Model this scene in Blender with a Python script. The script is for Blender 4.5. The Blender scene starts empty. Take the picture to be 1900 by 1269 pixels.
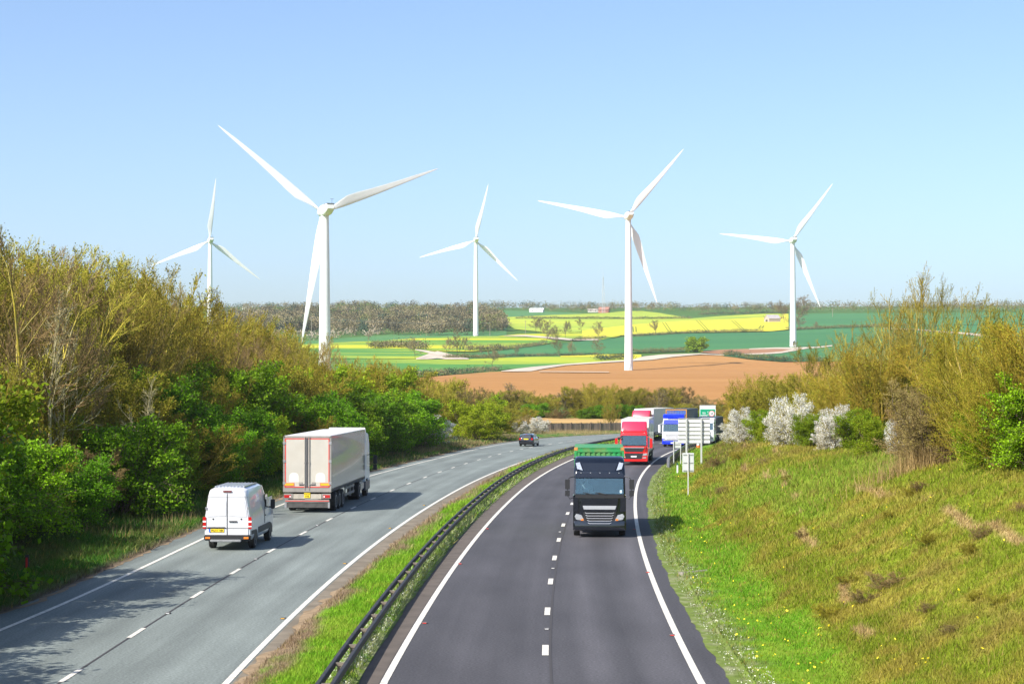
import bpy, bmesh, math, random
import numpy as np
from mathutils import Vector, Matrix
PI = math.pi
rad = math.radians
scene = bpy.context.scene

# ------------------------------------------------------------------ camera, light, exposure
F, HOR, CAMH = 3500.0, 707.0, 7.4          # focal length in photo pixels, horizon row, camera height
PITCH = math.atan((HOR - 634.5) / F)
cam_d = bpy.data.cameras.new("camera"); cam = bpy.data.objects.new("camera", cam_d)
scene.collection.objects.link(cam)
cam_d.sensor_width = 36.0; cam_d.lens = F / 1900 * 36.0
cam_d.clip_start = 0.5; cam_d.clip_end = 12000
cam.location = (0, 0, CAMH); cam.rotation_euler = (PI / 2 + PITCH, 0, 0)
scene.camera = cam

SUN_EL, SUN_AZ = rad(41), math.atan2(-0.72, -0.69)     # azimuth measured from +Y towards +X
world = bpy.data.worlds.new("World"); scene.world = world; world.use_nodes = True
wn = world.node_tree.nodes; wl = world.node_tree.links; wn.clear()
sky = wn.new("ShaderNodeTexSky"); sky.sky_type = 'NISHITA'; sky.sun_disc = False
sky.sun_elevation = SUN_EL; sky.sun_rotation = SUN_AZ % (2 * PI)
sky.altitude = 0; sky.air_density = 0.75; sky.dust_density = 1.6; sky.ozone_density = 2.2
wbg = wn.new("ShaderNodeBackground"); wbg.inputs[1].default_value = 0.14
wtint = wn.new("ShaderNodeMix"); wtint.data_type = 'RGBA'; wtint.blend_type = 'MULTIPLY'; wtint.inputs[0].default_value = 1; wtint.inputs[7].default_value = (.99, 1.025, 1.065, 1)
wo = wn.new("ShaderNodeOutputWorld")
wl.new(sky.outputs[0], wtint.inputs[6]); wl.new(wtint.outputs[2], wbg.inputs[0]); wl.new(wbg.outputs[0], wo.inputs[0])
sd = bpy.data.lights.new("sun", 'SUN'); sd.energy = 5.0; sd.angle = rad(0.5); sd.color = (1.0, 0.95, 0.86)
sun = bpy.data.objects.new("sun", sd); scene.collection.objects.link(sun)
sdir = Vector((math.sin(SUN_AZ) * math.cos(SUN_EL), math.cos(SUN_AZ) * math.cos(SUN_EL), math.sin(SUN_EL)))
sun.rotation_euler = sdir.to_track_quat('Z', 'Y').to_euler()
vs = scene.view_settings; vs.view_transform = 'Standard'; vs.look = 'None'; vs.gamma = 1.0
vs.use_curve_mapping = False; vs.exposure = 0.6
scene.cycles.max_bounces = 6; scene.cycles.diffuse_bounces = 3; scene.cycles.transparent_max_bounces = 8
scene.cycles.transmission_bounces = 4; scene.cycles.volume_bounces = 0
scene.cycles.use_denoising = True
COL = scene.collection

# ------------------------------------------------------------------ helpers
def newobj(name, me, parent=None):
    o = bpy.data.objects.new(name, me); COL.objects.link(o)
    if parent is not None: o.parent = parent
    return o
def empty(name, label, cat, loc=(0, 0, 0), rz=0.0, group=None):
    o = newobj(name, None); o.location = loc; o.rotation_euler = (0, 0, rz)
    o.empty_display_size = 0.2
    return tag(o, label, cat, group)
def tag(o, label=None, cat=None, group=None, kind=None):
    if label: o["label"] = label
    if cat: o["category"] = cat
    if group: o["group"] = group
    if kind: o["kind"] = kind
    return o

class MB:
    """collects shapes, links them as one mesh"""
    def __init__(s): s.v = []; s.f = []
    def add(s, vs_, fs):
        n = len(s.v); s.v += [tuple(p) for p in vs_]; s.f += [tuple(i + n for i in f) for f in fs]; return s
    def box(s, x0, x1, y0, y1, z0, z1):
        v = [(x0, y0, z0), (x1, y0, z0), (x1, y1, z0), (x0, y1, z0), (x0, y0, z1), (x1, y0, z1), (x1, y1, z1), (x0, y1, z1)]
        return s.add(v, [(0, 3, 2, 1), (4, 5, 6, 7), (0, 1, 5, 4), (1, 2, 6, 5), (2, 3, 7, 6), (3, 0, 4, 7)])
    def prism(s, pts, axis, a0, a1):
        """polygon extruded along an axis; pts are the two other coordinates in x,y,z order"""
        def mk(p, a):
            return (a, p[0], p[1]) if axis == 'x' else (p[0], a, p[1]) if axis == 'y' else (p[0], p[1], a)
        n = len(pts)
        v = [mk(p, a0) for p in pts] + [mk(p, a1) for p in pts]
        f = [tuple(range(n))[::-1], tuple(range(n, 2 * n))] + [(i, (i + 1) % n, n + (i + 1) % n, n + i) for i in range(n)]
        return s.add(v, f)
    def loft(s, rings, cap=True):
        n = len(rings[0]); v = [p for r in rings for p in r]; f = []
        for k in range(len(rings) - 1):
            for i in range(n):
                a, b = k * n + i, k * n + (i + 1) % n
                f.append((a, b, b + n, a + n))
        if cap: f.append(tuple(range(n))[::-1]); f.append(tuple(range((len(rings) - 1) * n, len(rings) * n)))
        return s.add(v, f)
    def tube(s, p, r, k=8, cap=True):
        """tube through points p with radii r"""
        p = [Vector(q) for q in p]; rings = []
        if not hasattr(r, '__len__'): r = [r] * len(p)
        for i, q in enumerate(p):
            d = (p[min(i + 1, len(p) - 1)] - p[max(i - 1, 0)]).normalized()
            u = d.orthogonal() if abs(d.z) > .9 else d.cross(Vector((0, 0, 1)))
            if abs(d.z) > .9: u = Vector((1, 0, 0)) - d * d.x
            u.normalize(); w = d.cross(u)
            rings.append([tuple(q + (u * math.cos(2 * PI * j / k) + w * math.sin(2 * PI * j / k)) * r[i]) for j in range(k)])
        return s.loft(rings, cap)
    def lathe_x(s, prof, cx, cy, cz, k=20):
        """prof: (x offset, radius); axis along x"""
        rings = [[(cx + a, cy + r * math.cos(2 * PI * j / k), cz + r * math.sin(2 * PI * j / k)) for j in range(k)] for a, r in prof]
        return s.loft(rings)
    def build(s, name, m, parent=None, smooth=False, bevel=0.0):
        me = bpy.data.meshes.new(name); me.from_pydata(s.v, [], s.f); me.materials.append(m)
        bm = bmesh.new(); bm.from_mesh(me); bmesh.ops.recalc_face_normals(bm, faces=bm.faces)
        if bevel: bmesh.ops.bevel(bm, geom=[e for e in bm.edges if len(e.link_faces) == 2 and e.calc_face_angle(0) > .5], offset=bevel, segments=2, affect='EDGES', clamp_overlap=True)
        bm.to_mesh(me); bm.free()
        if smooth:
            me.polygons.foreach_set("use_smooth", [True] * len(me.polygons))
            try: me.set_sharp_from_angle(angle=rad(38))
            except Exception: pass
        return newobj(name, me, parent)

def npmesh(name, V, Fq, mats, parent=None, smooth=False, uv=None, col=None, midx=None):
    """V (n,3); Fq (m,k) all the same corner count"""
    V = np.asarray(V, np.float32); Fq = np.asarray(Fq, np.int32)
    me = bpy.data.meshes.new(name); k = Fq.shape[1]
    me.vertices.add(len(V)); me.vertices.foreach_set("co", V.ravel())
    me.loops.add(Fq.size); me.loops.foreach_set("vertex_index", Fq.ravel())
    me.polygons.add(len(Fq)); me.polygons.foreach_set("loop_start", np.arange(0, Fq.size, k, dtype=np.int32))
    try: me.polygons.foreach_set("loop_total", np.full(len(Fq), k, np.int32))
    except Exception: pass
    for m in (mats if isinstance(mats, (list, tuple)) else [mats]): me.materials.append(m)
    if midx is not None: me.polygons.foreach_set("material_index", np.asarray(midx, np.int32))
    if smooth: me.polygons.foreach_set("use_smooth", np.ones(len(Fq), bool))
    if uv is not None:
        l = me.uv_layers.new(name="UVMap"); l.data.foreach_set("uv", np.asarray(uv, np.float32)[Fq.ravel()].ravel())
    if col is not None:
        a = me.color_attributes.new("Col", 'FLOAT_COLOR', 'POINT')
        c = np.ones((len(V), 4), np.float32); c[:, :3] = col; a.data.foreach_set("color", c.ravel())
    me.update(calc_edges=True); me.validate()
    return newobj(name, me, parent)

# value noise in numpy
_rng0 = np.random.RandomState(5); _tab = _rng0.rand(256, 256)
def vnoise(x, y):
    xi = np.floor(x).astype(int); yi = np.floor(y).astype(int); fx = x - xi; fy = y - yi
    fx = fx * fx * (3 - 2 * fx); fy = fy * fy * (3 - 2 * fy)
    t = lambda a, b: _tab[a & 255, b & 255]
    return (t(xi, yi) * (1 - fx) + t(xi + 1, yi) * fx) * (1 - fy) + (t(xi, yi + 1) * (1 - fx) + t(xi + 1, yi + 1) * fx) * fy
def fbm(x, y, o=4):
    r = 0; a = .5; n = 0
    for i in range(o):
        r = r + a * vnoise(x * 2 ** i + 17.3 * i, y * 2 ** i + 9.1 * i); n += a; a *= .5
    return r / n
def sstep(a, b, x): t = np.clip((x - a) / (b - a), 0, 1); return t * t * (3 - 2 * t)

# materials
MATS = {}
def mat(name, color, rough=.6, metal=0., noise=.0, scale=8., spec=.5, coat=0., bump=0., dirt=None, dscale=1.5, rnd=0., island=0., trans=0., attr=False, emis=None):
    if name in MATS: return MATS[name]
    m = bpy.data.materials.new(name); m.use_nodes = True; nt = m.node_tree; N = nt.nodes; L = nt.links
    b = N["Principled BSDF"]; b.inputs["Roughness"].default_value = rough; b.inputs["Metallic"].default_value = metal
    b.inputs["Specular IOR Level"].default_value = spec; b.inputs["Coat Weight"].default_value = coat
    b.inputs["Coat Roughness"].default_value = .04
    tc = N.new("ShaderNodeTexCoord")
    if attr:
        at = N.new("ShaderNodeVertexColor"); at.layer_name = "Col"; cur = at.outputs[0]
    else:
        rg = N.new("ShaderNodeRGB"); rg.outputs[0].default_value = (*color, 1); cur = rg.outputs[0]
    def hsv(cur, valsock, lo, hi, chan="Value"):
        mr = N.new("ShaderNodeMapRange"); mr.inputs[3].default_value = lo; mr.inputs[4].default_value = hi
        L.new(valsock, mr.inputs[0]); h = N.new("ShaderNodeHueSaturation"); L.new(cur, h.inputs["Color"]); L.new(mr.outputs[0], h.inputs[chan]); return h.outputs[0]
    tex = None
    if noise or bump:
        tex = N.new("ShaderNodeTexNoise"); tex.inputs["Scale"].default_value = scale; tex.inputs["Detail"].default_value = 6
        L.new(tc.outputs["Object"], tex.inputs["Vector"])
        if noise:
            mr = N.new("ShaderNodeMapRange"); mr.inputs[1].default_value = .3; mr.inputs[2].default_value = .7
            mr.inputs[3].default_value = 1 - noise; mr.inputs[4].default_value = 1 + noise
            L.new(tex.outputs[0], mr.inputs[0]); h = N.new("ShaderNodeHueSaturation"); L.new(cur, h.inputs["Color"]); L.new(mr.outputs[0], h.inputs["Value"]); cur = h.outputs[0]
    if dirt:
        t2 = N.new("ShaderNodeTexNoise"); t2.inputs["Scale"].default_value = dscale; t2.inputs["Detail"].default_value = 8; t2.inputs["Roughness"].default_value = .65
        L.new(tc.outputs["Object"], t2.inputs["Vector"])
        mr = N.new("ShaderNodeMapRange"); mr.inputs[1].default_value = .42; mr.inputs[2].default_value = .72; mr.inputs[4].default_value = dirt[3]
        L.new(t2.outputs[0], mr.inputs[0]); mx = N.new("ShaderNodeMix"); mx.data_type = 'RGBA'; L.new(mr.outputs[0], mx.inputs[0]); L.new(cur, mx.inputs[6])
        mx.inputs[7].default_value = (*dirt[:3], 1); cur = mx.outputs[2]
    if rnd:
        oi = N.new("ShaderNodeObjectInfo"); cur = hsv(cur, oi.outputs["Random"], 1 - rnd, 1 + rnd)
        mlt = N.new("ShaderNodeMath"); mlt.operation = 'MULTIPLY'; mlt.inputs[1].default_value = 7.31; L.new(oi.outputs["Random"], mlt.inputs[0])
        fr = N.new("ShaderNodeMath"); fr.operation = 'FRACT'; L.new(mlt.outputs[0], fr.inputs[0])
        cur = hsv(cur, fr.outputs[0], .5 - rnd * .05, .5 + rnd * .05, "Hue")
    if island:
        g = N.new("ShaderNodeNewGeometry"); cur = hsv(cur, g.outputs["Random Per Island"], 1 - island, 1 + island)
    L.new(cur, b.inputs["Base Color"])
    if bump:
        bp = N.new("ShaderNodeBump"); bp.inputs["Strength"].default_value = bump; bp.inputs["Distance"].default_value = .05; L.new(tex.outputs[0], bp.inputs["Height"]); L.new(bp.outputs[0], b.inputs["Normal"])
    if emis: b.inputs["Emission Color"].default_value = (*emis, 1); b.inputs["Emission Strength"].default_value = 1
    if trans:
        tr = N.new("ShaderNodeBsdfTranslucent"); L.new(cur, tr.inputs[0]); mx = N.new("ShaderNodeMixShader"); mx.inputs[0].default_value = trans
        L.new(b.outputs[0], mx.inputs[1]); L.new(tr.outputs[0], mx.inputs[2]); L.new(mx.outputs[0], N["Material Output"].inputs[0])
    MATS[name] = m; return m

# photo pixel <-> world
ct, st = math.cos(PITCH), math.sin(PITCH)
def ray(px, py):
    px = np.asarray(px, float); py = np.asarray(py, float)
    c = (px - 950) / F; v = (634.5 - py) / F
    return c, ct - v * st, st + v * ct
def ground(px, py, z=0.0):
    c, y, zz = ray(px, py); t = (z - CAMH) / zz; return c * t, y * t

# ------------------------------------------------------------------ road reference curve
HS = [-120, 0, 50, 100, 150, 175, 200, 220, 240, 260, 300, 350, 460]
HV = [-.01, .0, .035, .067, .122, .17, .25, .38, .58, .82, 1.2, 1.45, 1.5]
S = np.arange(-90, 460, 1.0)
HD = np.convolve(np.pad(np.interp(S, HS, HV), 10, mode='edge'), np.ones(21) / 21, 'valid')
CX = np.cumsum(np.sin(HD)); CY = np.cumsum(np.cos(HD)); CX += -10.8 - CX[90]; CY += 30 - CY[90]
def so(X, Y):
    X = np.atleast_1d(np.asarray(X, float)); Y = np.atleast_1d(np.asarray(Y, float)); s = np.empty_like(X); o = np.empty_like(X)
    cx, cy, hd, ss = CX[::2], CY[::2], HD[::2], S[::2]
    for i in range(0, len(X), 20000):
        x = X[i:i + 20000]; y = Y[i:i + 20000]
        d = (x[:, None] - cx) ** 2 + (y[:, None] - cy) ** 2; j = np.argmin(d, 1)
        dx = x - cx[j]; dy = y - cy[j]
        s[i:i + 20000] = ss[j] + dx * np.sin(hd[j]) + dy * np.cos(hd[j]); o[i:i + 20000] = dx * np.cos(hd[j]) - dy * np.sin(hd[j])
    return s, o
def pos(s, off):
    x = np.interp(s, S, CX); y = np.interp(s, S, CY); h = np.interp(s, S, HD)
    return x + off * np.cos(h), y - off * np.sin(h)
def heading(s): return float(np.interp(s, S, HD))
def offline(pts, deg=3):
    X, Y = ground([p[0] for p in pts], [p[1] for p in pts]); s, o = so(X, Y)
    c = np.polyfit(s / 100, o, deg); lo, hi = s.min(), s.max()
    return lambda q: np.polyval(c, np.clip(q, lo, hi) / 100)
P_LO = [(0, 1172), (60, 1144), (189, 1082.7), (378, 1001), (683.7, 885), (770.5, 859.5), (844, 842), (896.8, 831), (949.5, 822.4), (1002, 814.7), (1054.7, 810), (1133.7, 806.6)]
P_LM = [(132, 1253), (254, 1174), (364, 1103), (437, 1060), (506, 1021), (560, 989), (612, 964), (655, 942), (692, 925), (728.6, 909.6), (760, 897), (789, 885.5), (815.6, 875.8), (840, 867.5), (862, 860), (888, 852.8), (908.7, 847.2), (928.6, 842.6), (949.5, 837.4), (967, 833.4), (985, 830), (1004, 827), (1020.7, 824), (1038, 821.2), (1055, 819), (1072, 817.3), (1088, 815.8)]
P_LI = [(410, 1269), (606, 1091), (702, 1010), (760, 959.5), (817.9, 923), (870.5, 898), (923, 874.5), (975.8, 855.5), (1028.4, 839), (1070.5, 829.7)]
P_RI = [(720.5, 1261), (768.5, 1161.6), (842, 1047), (916, 962.6), (982, 900), (1028, 866.6), (1068, 850.8)]
P_RM = [(1011.5, 1206), (1016, 1134), (1023, 1078.6), (1029, 1035), (1035.5, 1001.6), (1043.7, 974), (1054, 952.5), (1062, 934.5)]
P_RO = [(1299.5, 1268), (1263, 1195.8), (1234.7, 1132.6), (1211, 1069.5), (1192, 1000), (1179, 944.7), (1176, 922), (1182, 895), (1198.7, 870), (1220.8, 852.8), (1246, 838.7), (1266, 830.9), (1293, 824.5)]
oLO, oLM, oLI = offline(P_LO, 5), offline(P_LM, 5), offline(P_LI)
oRI, oRM, oRO = offline(P_RI), offline(P_RM, 1), offline(P_RO)
oLT = lambda q: oLO(q) - 1.25                                  # outer tarmac edge, left carriageway
oLG = offline([(521.6, 1231), (606, 1128), (695, 1043.7), (768.5, 981), (842, 937), (897, 903.7)], 1)
oRK = offline([(665, 1268), (768, 1106), (835, 1010), (897, 948), (952.7, 903.7)], 1)
oRT = offline([(1356, 1268), (1310, 1189), (1250.5, 1072.6), (1222, 1000), (1202, 928.7), (1206.6, 899), (1215, 877.6), (1226.5, 866), (1243.5, 857.8)], 2)

# ------------------------------------------------------------------ terrain
ZD = np.array([0, 345, 400, 450, 550, 694, 937, 1050, 1184, 1472, 1800, 2200, 2500, 3000, 3600, 9000.])
ZZ = np.array([0, 0, 2.5, 4.5, 7, 9.3, 11.95, 20.3, 28, 42.3, 62.4, 87, 104, 124, 112, 60.])
_d = np.arange(0, 9000, 5.0); _z = np.interp(_d, ZD, ZZ)
for _i in range(2): _z = np.convolve(np.pad(_z, 4, mode='edge'), np.ones(9) / 9, 'valid')
def prof(r): return np.interp(r, _d, _z)
HBS = [-90, 0, 36, 48, 65, 95, 157, 240, 300]
HBV = [5.6, 5.4, 4.8, 4.1, 3.6, 2.75, 1.75, .4, .2]
def terrain(X, Y):
    X = np.atleast_1d(np.asarray(X, float)); Y = np.atleast_1d(np.asarray(Y, float))
    r = np.hypot(X, Y); z = prof(r)
    far = r > 420
    s, o = so(np.where(far, 0, X), np.where(far, 0, Y))
    lt, lg, rk, rt = oLT(s), oLG(s), oRK(s), oRT(s)
    n = (fbm(X * .35, Y * .35) - .5)
    foot = rt + 1.9
    hb = np.interp(s, HBS, HBV)
    t = o - foot
    slope = np.where(t < .8, .5 * np.maximum(t, 0) ** 2 / 1.6, .5 * (t - .4))
    k = 1.0; a = np.clip(.5 + .5 * (slope - hb) / k, 0, 1)
    zr = slope * (1 - a) + hb * a - k * a * (1 - a)
    zr = np.maximum(zr, 0) + .06 + n * .5 * sstep(.5, 4, t)
    zl = .05 + .14 * np.maximum(lt - 3.6 - o, 0); zl = np.minimum(zl, 2.2 * (1 - sstep(150, 215, s)) + .1) + n * .4 * sstep(1, 4, lt - o) * (1 - .8 * sstep(150, 215, s))
    zm = .05 + .10 * np.sin(np.clip((o - lg) / np.maximum(rk - lg, .1), 0, 1) * PI)
    near = np.where(o < lt - .5, zl, np.where(o < rt + .5, -.07, zr))
    w = sstep(300, 400, r) ; near2 = near * (1 - w) + np.maximum(near, 0) * w * 0
    zz = np.where(far, z, np.where((o > lt) & (o < rt), near + z * sstep(330, 400, r), near2 + z))
    return zz
def onterrain(px, py):
    """march a photo ray onto the far terrain"""
    c, y, z = ray(px, py); c = np.atleast_1d(c).astype(float); y = np.broadcast_to(y, c.shape); z = np.broadcast_to(z, c.shape)
    ts = np.concatenate([np.arange(300, 1200, 2.), np.arange(1200, 3300, 5.)])
    X = c[:, None] * ts; Y = y[:, None] * ts; Z = CAMH + z[:, None] * ts
    below = Z < prof(np.hypot(X, Y)); j = np.argmax(below, 1); ok = below.any(1); j = np.where(ok, j, len(ts) - 1)
    j0 = np.maximum(j - 1, 0); t0, t1 = ts[j0], ts[j]
    for _ in range(12):
        tm = (t0 + t1) / 2; b = (CAMH + z * tm) < prof(np.hypot(c * tm, y * tm)); t1 = np.where(b, tm, t1); t0 = np.where(b, t0, tm)
    X, Y = c * t1, y * t1; return X, Y, prof(np.hypot(X, Y))

def lerp3(a, b, t):
    a = np.atleast_2d(np.asarray(a, float)); b = np.atleast_2d(np.asarray(b, float)); return a * (1 - t[:, None]) + b * t[:, None]
def groundcolor(X, Y):
    s, o = so(X, Y); lt, lg, rk, rt = oLT(s), oLG(s), oRK(s), oRT(s)
    n1 = fbm(X * .25, Y * .25); n2 = fbm(X * 1.1 + 40, Y * 1.1); n3 = fbm(X * 4 + 11, Y * 4)
    # bank: along-slope anisotropic patches
    nb = fbm(s * .12, o * .5 + 7); nb2 = fbm(s * .5 + 31, o * 1.3); nc = fbm(s * .07 + 90, o * .22 + 50)
    g = np.tile(np.array([.125, .175, .022]), (len(X), 1))
    bank = lerp3((.165, .21, .014), (.26, .225, .035), sstep(.38, .62, nb * .5 + n2 * .5))
    bank = lerp3(bank, (.16, .25, .022), sstep(.52, .66, nc) * .7)
    bank = lerp3(bank, (.19, .14, .035), sstep(.58, .70, nb2 * .6 + n1 * .4) * .6)
    t = o - rt
    ln = np.abs(t - (7.3 + 1.2 * np.sin(s * .05) + .8 * (fbm(s * .2, s * 0 + 3) - .5)))
    ln2 = np.abs(t - (3.2 + .062 * (s - 10) + .9 * (fbm(s * .25, s * 0 + 8) - .5)))
    scar = np.maximum(sstep(.28, .05, ln) * sstep(.5, .62, fbm(s * .16, s * 0 + 21)), sstep(.24, .05, ln2) * sstep(.48, .58, fbm(s * .3, s * 0 + 71)))
    bank = lerp3(bank, (.38, .25, .13), scar * .8)
    brown = sstep(95, 120, s) * sstep(10.5, 4, t) * sstep(3.0, 4.5, t)
    bank = lerp3(bank, (.15, .10, .045), brown * sstep(.35, .55, n2) * .8)
    verge = lerp3((.115, .245, .012), (.17, .27, .02), sstep(.35, .65, n2))
    edge = lerp3((.14, .19, .04), (.24, .25, .13), sstep(.5, .75, n3))
    r = lerp3(verge, bank, sstep(2.2, 3.6, t + (n1 - .5) * 4)); r = lerp3(edge, r, sstep(.5, 1.3, t + (n2 - .5) * 1.6))
    med = lerp3((.15, .31, .015), (.22, .33, .03), sstep(.3, .7, n2))
    q = (o - lg)
    dirt = sstep(.75, .1, q + (n1 - .5) * 2.4); med = lerp3(med, (.26, .19, .12), np.maximum(dirt * sstep(.25, .45, n2 * .4 + n1 * .6), sstep(.12, -.05, q)))
    fl = sstep(-.9, -.3, o - rk); med = lerp3(med, (.33, .36, .17), fl * sstep(.3, .6, n3))
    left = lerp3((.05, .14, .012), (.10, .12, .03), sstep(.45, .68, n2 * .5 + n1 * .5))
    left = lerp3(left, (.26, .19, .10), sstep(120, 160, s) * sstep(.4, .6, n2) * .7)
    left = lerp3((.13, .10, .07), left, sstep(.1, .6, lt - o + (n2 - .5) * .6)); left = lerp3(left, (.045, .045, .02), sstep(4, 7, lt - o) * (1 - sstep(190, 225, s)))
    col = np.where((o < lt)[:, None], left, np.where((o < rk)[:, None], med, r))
    far = sstep(300, 345, np.hypot(X, Y)); col = col * (1 - far[:, None]) + np.array([[.07, .15, .03]]) * far[:, None]
    return col

ths = np.concatenate([np.arange(-180, -40, 4), np.arange(-40, -19, .7), np.arange(-19, 19, .2), np.arange(19, 40, .7), np.arange(40, 181, 4)]) * PI / 180
rr = [0.5, 6, 12, 18, 24]
while rr[-1] < 4000: rr.append(rr[-1] * 1.012 if rr[-1] < 450 else rr[-1] * 1.02)
rr = np.array(rr); R_, T_ = np.meshgrid(rr, ths, indexing='ij')
X = (R_ * np.sin(T_)).ravel(); Y = (R_ * np.cos(T_)).ravel(); Z = terrain(X, Y)
nr, nt_ = R_.shape; a = np.arange(nr * nt_).reshape(nr, nt_)
Fq = np.stack([a[:-1, :-1], a[:-1, 1:], a[1:, 1:], a[1:, :-1]], -1).reshape(-1, 4)[:, ::-1]
m_ground = mat("ground_soil_and_grass", (0.1, .1, .1), rough=.95, spec=.1, noise=.25, scale=3., attr=True, bump=.4)
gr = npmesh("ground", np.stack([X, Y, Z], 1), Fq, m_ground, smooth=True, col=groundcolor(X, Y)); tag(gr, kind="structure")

def sheet(name, f0, f1, s0, s1, zf, ds=.4, nu=14):
    """verge or median as one sheet with its own relief, following the road"""
    ss = np.arange(s0, s1 + 1e-6, ds); us = np.linspace(0, 1, nu); SS, UU = np.meshgrid(ss, us, indexing='ij')
    a0 = f0(SS.ravel()); a1 = f1(SS.ravel()); off = a0 + (a1 - a0) * UU.ravel()
    x, y = pos(SS.ravel(), off); zz = zf(x, y, SS.ravel(), off, UU.ravel())
    a = np.arange(len(x)).reshape(len(ss), nu)
    Fq = np.stack([a[:-1, :-1], a[:-1, 1:], a[1:, 1:], a[1:, :-1]], -1).reshape(-1, 4)
    o = npmesh(name, np.stack([x, y, zz], 1), Fq, m_ground, smooth=True, col=groundcolor(x, y)); tag(o, kind="structure"); return o
wig = lambda q, k, a: a * (fbm(q * 1.3 + k, q * 0 + k, 3) - .5) + a * 1.2 * (fbm(q * .3 + k, q * 0 + 2 * k, 2) - .5)
medz = lambda x, y, s, o, u: .02 + .13 * np.sin(u * PI) ** .6 + .05 * (fbm(x * 2, y * 2) - .5) * np.sin(u * PI) + prof(np.hypot(x, y))
sheet("grass_median", lambda q: oLG(q) - .30 + wig(q, 3, .55), lambda q: oRK(q) + .05 + wig(q, 5, .08), -60, 325, medz)
sheet("grass_verge", lambda q: oRT(q) - .10 + wig(q, 7, .16), lambda q: oRT(q) + 2.2, -60, 300, lambda x, y, s, o, u: .012 + sstep(0, .35, u) * (terrain(x, y) + .02) * (u < .97) + (terrain(x, y) - .02) * (u >= .97))
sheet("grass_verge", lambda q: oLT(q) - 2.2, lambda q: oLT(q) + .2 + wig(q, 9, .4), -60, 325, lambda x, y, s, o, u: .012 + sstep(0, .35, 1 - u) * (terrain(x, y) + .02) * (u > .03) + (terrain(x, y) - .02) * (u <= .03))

# ------------------------------------------------------------------ roads
def strip(name, f0, f1, s0, s1, z, m, ds=1.0, nu=2, parent=None, lift=0.0):
    ss = np.arange(s0, s1 + 1e-6, ds); us = np.linspace(0, 1, nu); SS, UU = np.meshgrid(ss, us, indexing='ij')
    a0 = f0(SS.ravel()); a1 = f1(SS.ravel()); off = a0 + (a1 - a0) * UU.ravel()
    x, y = pos(SS.ravel(), off); zz = np.full_like(x, z) + prof(np.hypot(x, y)) + lift
    a = np.arange(len(x)).reshape(len(ss), nu)
    Fq = np.stack([a[:-1, :-1], a[:-1, 1:], a[1:, 1:], a[1:, :-1]], -1).reshape(-1, 4)
    return npmesh(name, np.stack([x, y, zz], 1), Fq, m, parent, uv=np.stack([off, SS.ravel()], 1))
def asphalt(name, base, lanes, amp, patch, tint=None):
    m = bpy.data.materials.new(name); m.use_nodes = True; N = m.node_tree.nodes; L = m.node_tree.links; b = N["Principled BSDF"]
    b.inputs["Roughness"].default_value = .82; b.inputs["Specular IOR Level"].default_value = .35
    uv = N.new("ShaderNodeUVMap"); uv.uv_map = "UVMap"
    mp = N.new("ShaderNodeMapping"); mp.inputs["Scale"].default_value = (1, .02, 1); L.new(uv.outputs[0], mp.inputs[0])
    n1 = N.new("ShaderNodeTexNoise"); n1.inputs["Scale"].default_value = 1.6; n1.inputs["Detail"].default_value = 4; L.new(mp.outputs[0], n1.inputs[0])
    mp2 = N.new("ShaderNodeMapping"); mp2.inputs["Scale"].default_value = (1, .25, 1); L.new(uv.outputs[0], mp2.inputs[0])
    n2 = N.new("ShaderNodeTexNoise"); n2.inputs["Scale"].default_value = .5; n2.inputs["Detail"].default_value = 6; L.new(mp2.outputs[0], n2.inputs[0])
    n3 = N.new("ShaderNodeTexNoise"); n3.inputs["Scale"].default_value = 14.; n3.inputs["Detail"].default_value = 3; L.new(uv.outputs[0], n3.inputs[0])
    sx = N.new("ShaderNodeSeparateXYZ"); L.new(uv.outputs[0], sx.inputs[0])
    ramp = N.new("ShaderNodeValToRGB"); el = ramp.color_ramp.elements
    mr = N.new("ShaderNodeMapRange"); mr.inputs[1].default_value = lanes[0]; mr.inputs[2].default_value = lanes[1]; L.new(sx.outputs[0], mr.inputs[0]); L.new(mr.outputs[0], ramp.inputs[0])
    el[0].position = 0; el[0].color = (*[lanes[2][0][1]] * 3, 1); el[1].position = 1; el[1].color = (*[lanes[2][-1][1]] * 3, 1)
    for p, v in lanes[2][1:-1]: e = el.new(p); e.color = (v, v, v, 1)
    def mul(a, bb, lo, hi):
        r = N.new("ShaderNodeMapRange"); r.inputs[1].default_value = .3; r.inputs[2].default_value = .7; r.inputs[3].default_value = lo; r.inputs[4].default_value = hi; L.new(bb, r.inputs[0])
        q = N.new("ShaderNodeMath"); q.operation = 'MULTIPLY'; L.new(a, q.inputs[0]); L.new(r.outputs[0], q.inputs[1]); return q.outputs[0]
    v = mul(mul(mul(ramp.outputs[0], n1.outputs[0], 1 - amp, 1 + amp), n2.outputs[0], 1 - patch, 1 + patch), n3.outputs[0], .68, 1.32)
    hs = N.new("ShaderNodeHueSaturation"); hs.inputs["Color"].default_value = (*base, 1); L.new(v, hs.inputs["Value"]); L.new(hs.outputs[0], b.inputs["Base Color"])
    bp = N.new("ShaderNodeBump"); bp.inputs["Strength"].default_value = .25; bp.inputs["Distance"].default_value = .01; L.new(n3.outputs[0], bp.inputs["Height"]); L.new(bp.outputs[0], b.inputs["Normal"])
    return m
wl_ = [(0, .8), (.08, .92), (.17, 1.05), (.25, .88), (.36, 1.06), (.47, .92), (.5, .95), (.6, 1.06), (.7, .9), (.82, 1.08), (.92, .96), (1, .9)]
m_as1 = asphalt("weathered_grey_asphalt", (.175, .198, .184), (-6, 3.7, wl_), .14, .16)
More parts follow.
